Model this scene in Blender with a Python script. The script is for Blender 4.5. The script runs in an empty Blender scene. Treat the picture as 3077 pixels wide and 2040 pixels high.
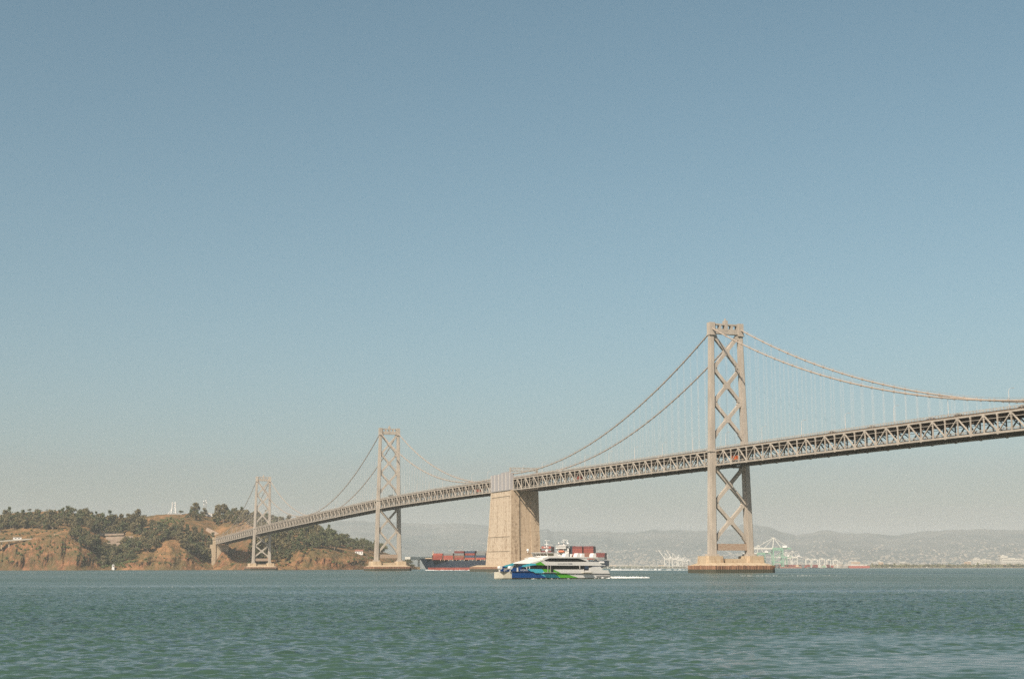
import bpy, math, random
import numpy as np
from mathutils import Vector
random.seed(7); np.random.seed(7)
S = bpy.context.scene
col = S.collection
PI = math.pi

# ------------------------------------------------------------------ camera
# world: x across the bridge, y along the bridge towards the island, z up, metres
CAM = np.array([-438.18, -773.96, 3.6])
YAW, PIT, ROL, FPX = 0.36549, 0.15733, -0.00150, 4306.8     # FPX: focal length in pixels of a 3077 px wide frame
F0 = np.array([math.sin(YAW), math.cos(YAW), 0.0]); R0 = np.array([math.cos(YAW), -math.sin(YAW), 0.0]); UP = np.array([0, 0, 1.0])
FW = F0*math.cos(PIT) + UP*math.sin(PIT); UW = UP*math.cos(PIT) - F0*math.sin(PIT)
cam = bpy.data.cameras.new('camera'); camo = bpy.data.objects.new('camera', cam); col.objects.link(camo)
cam.sensor_width = 36.0; cam.lens = FPX/3077*36.0; cam.clip_start = 0.5; cam.clip_end = 60000
from mathutils import Matrix
_c, _s = math.cos(ROL), math.sin(ROL)
RX = R0*_c + UW*_s; UX = UW*_c - R0*_s
camo.matrix_world = Matrix(((RX[0], UX[0], -FW[0], CAM[0]), (RX[1], UX[1], -FW[1], CAM[1]), (RX[2], UX[2], -FW[2], CAM[2]), (0, 0, 0, 1)))
S.camera = camo

def ray(px, py):
    x = (px-1538.5)/FPX; y = (1020-py)/FPX
    return FW + RX*x + UX*y
def at(px, py, D):                       # the point seen at a pixel, at horizontal distance D
    d = ray(px, py); return CAM + d*(D/math.hypot(d[0], d[1]))
REARTH = 7.4e6
def curv(D): return D*D/(2*REARTH)

# ------------------------------------------------------------------ sky, sun, exposure
SUN_FROM = np.array([-1.0, -0.84, 1.19]); SUN_FROM /= np.linalg.norm(SUN_FROM)
sun_el = math.asin(SUN_FROM[2]); sun_az = math.atan2(SUN_FROM[0], SUN_FROM[1])   # from +y towards +x
wd = bpy.data.worlds.new('World'); S.world = wd; wd.use_nodes = True
nt = wd.node_tree; nt.nodes.clear()
sky = nt.nodes.new('ShaderNodeTexSky'); sky.sky_type = 'NISHITA'; sky.sun_disc = False
sky.sun_elevation = sun_el; sky.sun_rotation = sun_az
sky.altitude = 0; sky.air_density = 1.0; sky.dust_density = 2.6; sky.ozone_density = 2.0
hs = nt.nodes.new('ShaderNodeHueSaturation'); hs.inputs['Saturation'].default_value = 0.93; hs.inputs['Hue'].default_value = 0.468
bg = nt.nodes.new('ShaderNodeBackground'); bg.inputs['Strength'].default_value = 0.057
ow = nt.nodes.new('ShaderNodeOutputWorld')
nt.links.new(sky.outputs[0], hs.inputs['Color']); nt.links.new(hs.outputs[0], bg.inputs[0]); nt.links.new(bg.outputs[0], ow.inputs[0])
sl = bpy.data.lights.new('sun', 'SUN'); so = bpy.data.objects.new('sun', sl); col.objects.link(so)
sl.energy = 4.9; sl.angle = math.radians(0.5); sl.color = (1.0, 0.88, 0.72)
so.rotation_euler = Vector(-SUN_FROM).to_track_quat('-Z', 'Y').to_euler()
S.view_settings.view_transform = 'Standard'; S.view_settings.look = 'None'; S.view_settings.exposure = 0.85; S.view_settings.gamma = 1
S.render.engine = 'CYCLES'
S.cycles.use_denoising = False
S.cycles.max_bounces = 6; S.cycles.volume_bounces = 1; S.cycles.diffuse_bounces = 2; S.cycles.glossy_bounces = 2
S.cycles.transparent_max_bounces = 8
HAZE_DENSITY = 3.9e-5

# ------------------------------------------------------------------ helpers
def tag(o, label=None, cat=None, group=None, kind=None):
    if label: o['label'] = label
    if cat: o['category'] = cat
    if group: o['group'] = group
    if kind: o['kind'] = kind
    return o
def empty(name, loc, rz=0.0):
    o = bpy.data.objects.new(name, None); col.objects.link(o); o.location = loc; o.rotation_euler = (0, 0, rz); return o
def copy_tree(o, parent=None):
    c = o.copy(); col.objects.link(c)
    if parent is not None: c.parent = parent
    for ch in list(o.children): copy_tree(ch, c)
    return c
class MB:
    def __init__(s): s.v = []; s.f = []; s.m = []; s.k = 0
    def mi(s, k): s.k = k; return s
    def poly(s, pts):
        n = len(s.v); s.v += [tuple(map(float, p)) for p in pts]; s.f.append(tuple(range(n, n+len(pts)))); s.m.append(s.k)
    def hexa(s, c):                      # 8 corners: bottom 4 ccw, top 4 ccw
        n = len(s.v); s.v += [tuple(map(float, p)) for p in c]
        for f in ((0, 3, 2, 1), (4, 5, 6, 7), (0, 1, 5, 4), (1, 2, 6, 5), (2, 3, 7, 6), (3, 0, 4, 7)):
            s.f.append(tuple(n+i for i in f)); s.m.append(s.k)
    def box(s, x0, x1, y0, y1, z0, z1):
        s.hexa([(x0, y0, z0), (x1, y0, z0), (x1, y1, z0), (x0, y1, z0), (x0, y0, z1), (x1, y0, z1), (x1, y1, z1), (x0, y1, z1)])
    def bar(s, p, q, w, h, up=(0, 0, 1)):     # square bar, w sideways, h along up
        p = np.array(p, float); q = np.array(q, float); d = q-p; L = np.linalg.norm(d)
        if L < 1e-6: return
        d /= L; u = np.array(up, float); a = np.cross(d, u); 
        if np.linalg.norm(a) < 1e-4: a = np.cross(d, (1, 0, 0))
        a /= np.linalg.norm(a); b = np.cross(a, d)
        a = a*w/2; b = b*h/2
        s.hexa([p-a-b, p+a-b, q+a-b, q-a-b, p-a+b, p+a+b, q+a+b, q-a+b])
    def loft(s, rings, cap=True, closed=True):   # rings of equal point count
        n0 = len(s.v); k = len(rings[0])
        for r in rings: s.v += [tuple(map(float, p)) for p in r]
        for i in range(len(rings)-1):
            for j in range(k if closed else k-1):
                a = n0+i*k+j; b = n0+i*k+(j+1) % k
                s.f.append((a, b, b+k, a+k)); s.m.append(s.k)
        if cap:
            s.f.append(tuple(n0+j for j in range(k))[::-1]); s.m.append(s.k)
            s.f.append(tuple(n0+(len(rings)-1)*k+j for j in range(k))); s.m.append(s.k)
    def tube(s, pts, r, n=8, cap=True):
        pts = [np.array(p, float) for p in pts]; rings = []
        for i, p in enumerate(pts):
            d = pts[min(i+1, len(pts)-1)]-pts[max(i-1, 0)]; d /= max(np.linalg.norm(d), 1e-9)
            ref = np.array((0, 0, 1.0)) if abs(d[2]) < 0.9 else np.array((1.0, 0, 0))
            a = np.cross(d, ref); a /= np.linalg.norm(a); b = np.cross(a, d)
            rr = r[i] if hasattr(r, '__len__') else r
            rings.append([p+(a*math.cos(2*PI*j/n)+b*math.sin(2*PI*j/n))*rr for j in range(n)])
        s.loft(rings, cap)
    def ball(s, c, r, n=10, m=7, sz=1.0, jit=0.0):
        rings = []
        for i in range(m+1):
            th = PI*(0.02+0.96*i/m)-PI/2
            rings.append([(c[0]+r*math.cos(th)*math.cos(2*PI*j/n)*(1+random.uniform(-jit, jit)), c[1]+r*math.cos(th)*math.sin(2*PI*j/n)*(1+random.uniform(-jit, jit)), c[2]+r*sz*math.sin(th)*(1+random.uniform(-jit, jit))) for j in range(n)])
        s.loft(rings)
    def prism(s, pts2, t0, t1, fn):       # extrude a 2D outline between t0 and t1; fn(a, b, t) -> xyz
        A = [fn(a, b, t0) for a, b in pts2]; B = [fn(a, b, t1) for a, b in pts2]; n = len(s.v); k = len(A)
        s.v += [tuple(map(float, p)) for p in A+B]
        s.f.append(tuple(range(n, n+k))); s.m.append(s.k); s.f.append(tuple(range(n+2*k-1, n+k-1, -1))); s.m.append(s.k)
        for j in range(k):
            s.f.append((n+j, n+k+j, n+k+(j+1) % k, n+(j+1) % k)); s.m.append(s.k)
    def build(s, name, mats, parent=None, smooth=False, fix=True):
        me = bpy.data.meshes.new(name); me.from_pydata(s.v, [], s.f)
        if not isinstance(mats, (list, tuple)): mats = [mats]
        for m in mats: me.materials.append(m)
        me.polygons.foreach_set('material_index', s.m)
        if smooth: me.polygons.foreach_set('use_smooth', [True]*len(s.f))
        if fix and len(s.f) < 60000:
            import bmesh
            b = bmesh.new(); b.from_mesh(me); bmesh.ops.recalc_face_normals(b, faces=b.faces); b.to_mesh(me); b.free()
        me.update()
        o = bpy.data.objects.new(name, me); col.objects.link(o)
        if parent is not None: o.parent = parent
        return o
def grid_mesh(name, P, mat, smooth=True):   # P (rows, cols, 3)
    r, c = P.shape[:2]; me = bpy.data.meshes.new(name)
    me.vertices.add(r*c); me.vertices.foreach_set('co', P.reshape(-1).astype(np.float32))
    i = np.arange((r-1)*(c-1)); a = (i//(c-1))*c+i % (c-1)
    q = np.stack([a, a+1, a+1+c, a+c], 1).astype(np.int32)
    me.loops.add(q.size); me.loops.foreach_set('vertex_index', q.reshape(-1))
    me.polygons.add(len(q)); me.polygons.foreach_set('loop_start', np.arange(0, q.size, 4, dtype=np.int32))
    me.update(calc_edges=True); me.validate()
    me.polygons.foreach_set('use_smooth', np.full(len(q), smooth)); me.materials.append(mat); me.update()
    o = bpy.data.objects.new(name, me); col.objects.link(o); return o

# ------------------------------------------------------------------ materials
def new_mat(name):
    m = bpy.data.materials.new(name); m.use_nodes = True; return m, m.node_tree, m.node_tree.nodes['Principled BSDF']
ALB = 0.76
def mat(name, c, rough=0.7, var=0.15, scale=0.5, c2=None, stretch=None, metal=0.0, bump=0.0, bscale=None, spec=0.3):
    k_ = 1.0 if 'leaf' in name else ALB; c = tuple(x*k_ for x in c); c2 = c2 and tuple(x*k_ for x in c2)
    m, t, b = new_mat(name); L = t.links
    b.inputs['Roughness'].default_value = rough; b.inputs['Metallic'].default_value = metal
    b.inputs['Specular IOR Level'].default_value = spec
    g = t.nodes.new('ShaderNodeNewGeometry'); mp = t.nodes.new('ShaderNodeMapping'); L.new(g.outputs['Position'], mp.inputs['Vector'])
    if stretch: mp.inputs['Scale'].default_value = stretch
    n = t.nodes.new('ShaderNodeTexNoise'); n.inputs['Scale'].default_value = scale; n.inputs['Detail'].default_value = 5; n.inputs['Roughness'].default_value = 0.65
    L.new(mp.outputs[0], n.inputs['Vector'])
    r = t.nodes.new('ShaderNodeValToRGB'); r.color_ramp.elements[0].position = 0.32; r.color_ramp.elements[1].position = 0.68
    lo = tuple(x*(1-var) for x in c) if c2 is None else c2
    r.color_ramp.elements[0].color = (*lo, 1); r.color_ramp.elements[1].color = (*(tuple(min(1, x*(1+var*0.6)) for x in c) if c2 is None else c), 1)
    L.new(n.outputs['Fac'], r.inputs[0]); L.new(r.outputs[0], b.inputs['Base Color'])
    if bump:
        bp = t.nodes.new('ShaderNodeBump'); bp.inputs['Strength'].default_value = 1; bp.inputs['Distance'].default_value = bump
        n2 = t.nodes.new('ShaderNodeTexNoise'); n2.inputs['Scale'].default_value = bscale or scale*4; n2.inputs['Detail'].default_value = 4
        L.new(mp.outputs[0], n2.inputs['Vector']); L.new(n2.outputs['Fac'], bp.inputs['Height']); L.new(bp.outputs[0], b.inputs['Normal'])
    return m
M = {}
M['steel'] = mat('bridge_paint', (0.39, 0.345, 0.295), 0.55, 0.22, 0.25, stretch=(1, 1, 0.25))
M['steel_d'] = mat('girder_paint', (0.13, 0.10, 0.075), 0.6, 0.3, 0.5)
M['rust'] = mat('rusty_paint', (0.26, 0.17, 0.12), 0.7, 0.3, 0.8, c2=(0.34, 0.28, 0.22))
M['clad'] = mat('grey_cladding', (0.31, 0.30, 0.305), 0.55, 0.10, 0.3, stretch=(1, 1, 0.2))
M['rib'] = mat('pale_rib', (0.48, 0.45, 0.42), 0.6, 0.08, 0.5)
M['asphalt'] = mat('asphalt', (0.06, 0.06, 0.06), 0.9, 0.2, 0.8)
M['cable'] = mat('cable_paint', (0.36, 0.30, 0.25), 0.6, 0.15, 0.4)
M['rope'] = mat('rope', (0.52, 0.48, 0.45), 0.6, 0.1, 0.4)
def concrete(name, c, dark, joint=9.0, hj=5.5, ss=0.16):
    c = tuple(x*ALB for x in c); dark = tuple(x*ALB for x in dark)
    m, t, b = new_mat(name); L = t.links; b.inputs['Roughness'].default_value = 0.9
    g = t.nodes.new('ShaderNodeNewGeometry')
    n = t.nodes.new('ShaderNodeTexNoise'); n.inputs['Scale'].default_value = 0.5; n.inputs['Detail'].default_value = 6; L.new(g.outputs['Position'], n.inputs['Vector'])
    mp = t.nodes.new('ShaderNodeMapping'); mp.inputs['Scale'].default_value = (1, 1, 0.05); L.new(g.outputs['Position'], mp.inputs['Vector'])
    n2 = t.nodes.new('ShaderNodeTexNoise'); n2.inputs['Scale'].default_value = 0.45; n2.inputs['Detail'].default_value = 4; L.new(mp.outputs[0], n2.inputs['Vector'])
    mx = t.nodes.new('ShaderNodeMath'); mx.operation = 'ADD'; L.new(n.outputs['Fac'], mx.inputs[0]); L.new(n2.outputs['Fac'], mx.inputs[1])
    r = t.nodes.new('ShaderNodeValToRGB'); r.color_ramp.elements[0].position = 0.34*2; r.color_ramp.elements[1].position = 0.62*2 if False else 1.0
    r.color_ramp.elements[0].position = 0.72; r.color_ramp.elements[0].color = (*dark, 1); r.color_ramp.elements[1].color = (*c, 1)
    L.new(mx.outputs[0], r.inputs[0])
    # thin dark pour lines (real horizontal joints of the formwork)
    sp = t.nodes.new('ShaderNodeSeparateXYZ'); L.new(g.outputs['Position'], sp.inputs[0])
    def line(sock, period, wdt, off=0.0):
        a = t.nodes.new('ShaderNodeMath'); a.operation = 'ADD'; a.inputs[1].default_value = off+1000*period; L.new(sock, a.inputs[0])
        d = t.nodes.new('ShaderNodeMath'); d.operation = 'DIVIDE'; d.inputs[1].default_value = period; L.new(a.outputs[0], d.inputs[0])
        f = t.nodes.new('ShaderNodeMath'); f.operation = 'FRACT'; L.new(d.outputs[0], f.inputs[0])
        c_ = t.nodes.new('ShaderNodeMath'); c_.operation = 'LESS_THAN'; c_.inputs[1].default_value = wdt/period; L.new(f.outputs[0], c_.inputs[0]); return c_.outputs[0]
    l1 = line(sp.outputs['Y'], joint, 0.30, 3.0); l3 = line(sp.outputs['X'], 6.2, 0.25, 3.0); l2 = line(sp.outputs['Z'], hj, 0.2)
    m0 = t.nodes.new('ShaderNodeMath'); m0.operation = 'MAXIMUM'; L.new(l1, m0.inputs[0]); L.new(l3, m0.inputs[1]); l1 = m0.outputs[0]
    mm = t.nodes.new('ShaderNodeMath'); mm.operation = 'MAXIMUM'; L.new(l1, mm.inputs[0]); L.new(l2, mm.inputs[1])
    ms = t.nodes.new('ShaderNodeMath'); ms.operation = 'MULTIPLY'; L.new(mm.outputs[0], ms.inputs[0]); L.new(n.outputs['Fac'], ms.inputs[1])
    mul = t.nodes.new('ShaderNodeMath'); mul.operation = 'MULTIPLY'; mul.inputs[1].default_value = ss*2; L.new(ms.outputs[0], mul.inputs[0])
    mc = t.nodes.new('ShaderNodeMixRGB'); mc.inputs[2].default_value = (*[x*0.35 for x in dark], 1); L.new(mul.outputs[0], mc.inputs[0]); L.new(r.outputs[0], mc.inputs[1])
    L.new(mc.outputs[0], b.inputs['Base Color']); return m
M['conc'] = concrete('anchorage_concrete', (0.47, 0.385, 0.29), (0.27, 0.195, 0.13), ss=0.3)
M['conc2'] = concrete('pedestal_concrete', (0.42, 0.33, 0.225), (0.30, 0.21, 0.13), 4, 6)
def fender_mat():
    m, t, b = new_mat('timber_fender'); L = t.links; b.inputs['Roughness'].default_value = 0.9
    g = t.nodes.new('ShaderNodeNewGeometry'); mp = t.nodes.new('ShaderNodeMapping'); mp.inputs['Scale'].default_value = (2.0, 2.0, 0.05); L.new(g.outputs['Position'], mp.inputs['Vector'])
    n = t.nodes.new('ShaderNodeTexNoise'); n.inputs['Scale'].default_value = 1.0; n.inputs['Detail'].default_value = 3; L.new(mp.outputs[0], n.inputs['Vector'])
    r = t.nodes.new('ShaderNodeValToRGB'); r.color_ramp.elements[0].position = 0.35; r.color_ramp.elements[0].color = (0.075, 0.04, 0.027, 1)
    r.color_ramp.elements[1].position = 0.7; r.color_ramp.elements[1].color = (0.30, 0.165, 0.10, 1); L.new(n.outputs['Fac'], r.inputs[0])
    sp = t.nodes.new('ShaderNodeSeparateXYZ'); L.new(g.outputs['Position'], sp.inputs[0])
    c_ = t.nodes.new('ShaderNodeMath'); c_.operation = 'LESS_THAN'; c_.inputs[1].default_value = 2.1; L.new(sp.outputs['Z'], c_.inputs[0])
    mc = t.nodes.new('ShaderNodeMixRGB'); mc.inputs[2].default_value = (0.045, 0.045, 0.03, 1); L.new(c_.outputs[0], mc.inputs[0]); L.new(r.outputs[0], mc.inputs[1])
    L.new(mc.outputs[0], b.inputs['Base Color']); return m
M['fender'] = fender_mat()
M['white'] = mat('white_paint', (0.66, 0.645, 0.62), 0.35, 0.04, 0.3)
M['white_far'] = mat('weathered_white', (0.44, 0.425, 0.385), 0.6, 0.1, 0.3)
M['blue'] = mat('ferry_blue', (0.012, 0.065, 0.22), 0.35, 0.1, 0.5)
M['cyan'] = mat('ferry_cyan', (0.07, 0.42, 0.52), 0.35, 0.05, 0.5)
M['lime'] = mat('ferry_green', (0.095, 0.36, 0.035), 0.35, 0.05, 0.5)
M['glass'] = mat('dark_glass', (0.014, 0.015, 0.014), 0.18, 0.1, 0.3, spec=0.5)
M['black'] = mat('black_rubber', (0.03, 0.027, 0.025), 0.8, 0.2, 0.3)
M['grey'] = mat('grey_metal', (0.32, 0.31, 0.30), 0.6, 0.15, 0.6)
M['orange'] = mat('lifeboat_orange', (0.50, 0.12, 0.04), 0.5, 0.05, 0.5)
M['alum'] = mat('bare_aluminium', (0.42, 0.40, 0.33), 0.5, 0.1, 0.4)
M['navy'] = mat('ship_hull_blue', (0.014, 0.024, 0.042), 0.5, 0.25, 0.12)
M['boot'] = mat('ship_boot_red', (0.24, 0.055, 0.04), 0.7, 0.2, 0.1)
M['buff'] = mat('ship_buff', (0.52, 0.38, 0.26), 0.6, 0.15, 0.3)
for nm, c in dict(red=(0.23, 0.052, 0.038), red2=(0.30, 0.078, 0.055), maroon=(0.15, 0.036, 0.034), brown=(0.22, 0.095, 0.065), cblue=(0.035, 0.06, 0.10), cgrey=(0.17, 0.18, 0.18), cgreen=(0.30, 0.42, 0.30)).items():
    M[nm] = mat('container_'+nm, c, 0.6, 0.12, 0.25)
M['crane_w'] = mat('crane_white', (0.50, 0.485, 0.44), 0.6, 0.05, 0.2)
M['crane_g'] = mat('crane_green', (0.16, 0.30, 0.21), 0.6, 0.1, 0.2)
M['leaf'] = mat('eucalyptus_leaf', (0.17, 0.135, 0.068), 0.75, 0.35, 0.35, c2=(0.055, 0.055, 0.030), spec=0.2)
M['leaf2'] = mat('oak_leaf', (0.12, 0.11, 0.05), 0.75, 0.35, 0.35, c2=(0.04, 0.046, 0.024), spec=0.2)
M['leaf3'] = mat('scrub_leaf', (0.13, 0.15, 0.055), 0.8, 0.35, 0.3, c2=(0.06, 0.075, 0.03), spec=0.2)
M['bark'] = mat('pale_bark', (0.30, 0.25, 0.19), 0.9, 0.3, 1.0)
def foam_mat():
    m, t, b = new_mat('sea_foam'); L = t.links; b.inputs['Roughness'].default_value = 0.9; b.inputs['Base Color'].default_value = (0.55, 0.55, 0.54, 1)
    return m
M['foam'] = foam_mat()
M['terr'] = mat('terrace_concrete', (0.34, 0.26, 0.20), 0.9, 0.25, 0.15)
M['cabin_glass'] = mat('tinted_glass', (0.13, 0.12, 0.085), 0.15, 0.3, 0.8, spec=0.6)
M['pine'] = mat('pine_leaf', (0.10, 0.11, 0.05), 0.75, 0.35, 0.35, c2=(0.045, 0.055, 0.028), spec=0.2)

# ------------------------------------------------------------------ water
WAVE = (2.2, 1.3, 0.5)
WATER_REFL = (0.90, 1.05)
def water_mat():
    m, t, b = new_mat('sea_water'); L = t.links
    g = t.nodes.new('ShaderNodeNewGeometry')
    
    rot = t.nodes.new('ShaderNodeMapping'); rot.inputs['Rotation'].default_value = (0, 0, YAW); L.new(g.outputs['Position'], rot.inputs['Vector'])
    def noise(scale, detail, st, rough=0.6):
        mp = t.nodes.new('ShaderNodeMapping'); mp.inputs['Scale'].default_value = st; L.new(rot.outputs[0], mp.inputs['Vector'])
        n = t.nodes.new('ShaderNodeTexNoise'); n.inputs['Scale'].default_value = scale; n.inputs['Detail'].default_value = detail; n.inputs['Roughness'].default_value = rough
        L.new(mp.outputs[0], n.inputs['Vector']); return n.outputs['Fac']
    big = noise(0.010, 4, (0.35, 1.0, 1))            # wind lanes, long across the view
    lane = t.nodes.new('ShaderNodeMapRange'); lane.inputs[1].default_value = 0.50; lane.inputs[2].default_value = 0.74; lane.inputs[3].default_value = 1.0; lane.inputs[4].default_value = 0.16
    slick = t.nodes.new('ShaderNodeMapping'); c_ = CAM+F0*60+R0*19          # a calmer patch of water near the shore
    slick.vector_type = 'TEXTURE'; slick.inputs['Location'].default_value = (c_[0], c_[1], 0); slick.inputs['Rotation'].default_value = (0, 0, -YAW); slick.inputs['Scale'].default_value = (13, 22, 60)
    L.new(g.outputs['Position'], slick.inputs['Vector']); gr = t.nodes.new('ShaderNodeTexGradient'); gr.gradient_type = 'SPHERICAL'; L.new(slick.outputs[0], gr.inputs[0])
    gm = t.nodes.new('ShaderNodeMath'); gm.operation = 'MULTIPLY_ADD'; gm.inputs[1].default_value = 0.62; L.new(gr.outputs['Fac'], gm.inputs[0])
    bd = noise(0.16, 4, (0.22, 1.0, 1)); bm = t.nodes.new('ShaderNodeMath'); bm.operation = 'MULTIPLY_ADD'; bm.inputs[1].default_value = 0.22; bm.inputs[2].default_value = -0.11; L.new(bd, bm.inputs[0])
    ad = t.nodes.new('ShaderNodeMath'); ad.operation = 'ADD'; L.new(big, ad.inputs[0]); L.new(bm.outputs[0], ad.inputs[1]); L.new(ad.outputs[0], gm.inputs[2])
    L.new(gm.outputs[0], lane.inputs[0])
    def vnz(scale, detail, st, amp, lane_=None, rough=0.6):          # small waves as tilted facets
        mp = t.nodes.new('ShaderNodeMapping'); mp.inputs['Scale'].default_value = st; L.new(rot.outputs[0], mp.inputs['Vector'])
        n = t.nodes.new('ShaderNodeTexNoise'); n.inputs['Scale'].default_value = scale; n.inputs['Detail'].default_value = detail; n.inputs['Roughness'].default_value = rough; L.new(mp.outputs[0], n.inputs['Vector'])
        su = t.nodes.new('ShaderNodeVectorMath'); su.operation = 'SUBTRACT'; su.inputs[1].default_value = (.5, .5, .5); L.new(n.outputs['Color'], su.inputs[0])
        ml = t.nodes.new('ShaderNodeVectorMath'); ml.operation = 'MULTIPLY'; ml.inputs[1].default_value = (amp, amp, 0); L.new(su.outputs[0], ml.inputs[0]); o_ = ml.outputs[0]
        if lane_ is not None:
            sc_ = t.nodes.new('ShaderNodeVectorMath'); sc_.operation = 'SCALE'; L.new(o_, sc_.inputs[0]); L.new(lane_, sc_.inputs['Scale']); o_ = sc_.outputs[0]
        return o_
    acc = g.outputs['Normal']
    for v_ in (vnz(3.6, 4, (0.6, 1.0, 1), WAVE[0], lane.outputs[0]), vnz(0.55, 3, (0.5, 1.0, 1), WAVE[1], lane.outputs[0]), vnz(0.09, 3, (0.35, 1.0, 1), WAVE[2], lane.outputs[0])):
        a_ = t.nodes.new('ShaderNodeVectorMath'); a_.operation = 'ADD'; L.new(acc, a_.inputs[0]); L.new(v_, a_.inputs[1]); acc = a_.outputs[0]
    nn = t.nodes.new('ShaderNodeVectorMath'); nn.operation = 'NORMALIZE'; L.new(acc, nn.inputs[0]); NRM = nn.outputs[0]
    r = t.nodes.new('ShaderNodeValToRGB'); r.color_ramp.elements[0].color = (0.022, 0.056, 0.042, 1); r.color_ramp.elements[1].color = (0.042, 0.064, 0.042, 1)
    L.new(noise(0.003, 3, (0.4, 1, 1)), r.inputs[0])
    out = t.nodes['Material Output']; t.nodes.remove(b)
    df = t.nodes.new('ShaderNodeBsdfDiffuse'); L.new(r.outputs[0], df.inputs['Color']); L.new(NRM, df.inputs['Normal'])
    gl = t.nodes.new('ShaderNodeBsdfGlossy'); gl.inputs['Roughness'].default_value = 0.22; L.new(NRM, gl.inputs['Normal'])
    fr = t.nodes.new('ShaderNodeFresnel'); fr.inputs['IOR'].default_value = 1.333; L.new(NRM, fr.inputs['Normal'])
    lo = t.nodes.new('ShaderNodeMapRange'); lo.inputs[1].default_value = 0.16; lo.inputs[2].default_value = 1.0; lo.inputs[3].default_value = WATER_REFL[1]; lo.inputs[4].default_value = WATER_REFL[0]; L.new(lane.outputs[0], lo.inputs[0])
    fm = t.nodes.new('ShaderNodeMath'); fm.operation = 'MULTIPLY'; L.new(fr.outputs[0], fm.inputs[0]); L.new(lo.outputs[0], fm.inputs[1])     # rough sea hides part of the mirror reflection
    mxs = t.nodes.new('ShaderNodeMixShader'); L.new(fm.outputs[0], mxs.inputs[0]); L.new(df.outputs[0], mxs.inputs[1]); L.new(gl.outputs[0], mxs.inputs[2]); L.new(mxs.outputs[0], out.inputs['Surface'])
    return m
def wave_z(X, Y, fade):
    Z = np.zeros_like(X); rs = np.random.RandomState(3)
    wx, wy = math.cos(math.radians(62)), math.sin(math.radians(62))     # wind runs away and to the right
    for k in range(56):
        lam = 0.30*(1.032**k) * rs.uniform(0.9, 1.1); a = math.radians(55)+rs.normal(0, 0.7)
        kk = 2*PI/lam; amp = 0.0088*lam**0.85
        ph = rs.uniform(0, 6.28)
        s = np.sin(kk*(X*math.cos(a)+Y*math.sin(a))+ph)
        Z += amp*(s+0.25*(s*s-0.5))*np.clip(fade*lam*0.9, 0, 1)
    return Z
angs = np.concatenate([np.linspace(-1.1, -0.43, 14)[:-1], np.linspace(-0.43, 0.43, 780), np.linspace(0.43, 1.1, 14)[1:]])
rad = [18.0]
def rate(r): q = min(max((r-70)/900, 0), 1); return 0.0027+0.0060*q*q*(3-2*q)
while rad[-1] < 1500: rad.append(rad[-1]*(1+rate(rad[-1])))
while rad[-1] < 15600: rad.append(rad[-1]*1.05)
rad = np.array(rad); rad[-1] = 15600
A, Rr = np.meshgrid(angs, rad); TH = YAW + A
X = CAM[0]+Rr*np.sin(TH); Y = CAM[1]+Rr*np.cos(TH)
q_ = np.clip((Rr-70)/900, 0, 1); spacing = Rr*(0.0027+0.0060*q_*q_*(3-2*q_))
fade = np.clip(1.0/(2.0*spacing), 0, 1)*(Rr < 1400)*(np.abs(A) < 0.44)
fr_, rr_ = Rr*np.cos(A), Rr*np.sin(A)          # calmer patch near the shore on the right
calm = np.clip(1.25-np.hypot((fr_-60)/22, (rr_-20)/15), 0, 1)*(0.62+0.38*np.sin(fr_*0.33+1.3*np.sin(rr_*0.17)+rr_*0.12))
Zw = wave_z(X, Y, fade)*(1-0.72*np.clip(calm*1.3, 0, 1)) - curv(Rr)
grid_mesh('water', np.stack([X, Y, Zw], 2), water_mat())['kind'] = 'structure'

# ------------------------------------------------------------------ the bridge
H = 10.06
ZU = [-620, -352, -250, -95, 0, 114, 343, 425, 560, 700, 751, 900, 1144, 1455, 1640, 1826, 1900]
ZL = [52.8, 60.3, 62.0, 63.6, 64.3, 65.0, 66.5, 67.2, 67.6, 67.3, 66.9, 64.6, 60.3, 54.0, 49.2, 44.3, 42.4]
def zl(u):                                # underside of the lower chord
    return float(np.mean(np.interp([u-45, u-30, u-15, u, u+15, u+30, u+45], ZU, ZL)))
U3, U5, U6, UA = 0.0, 751.0, 1455.0, 1826.0
AW, AE = 342.0, 390.0                     # faces of the centre anchorage
bridge = empty('suspension_bridge', (0, 0, 0))
tag(bridge, 'long double-deck grey steel suspension bridge crossing the bay to the island', 'bridge')
PAN = 9.144

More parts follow.
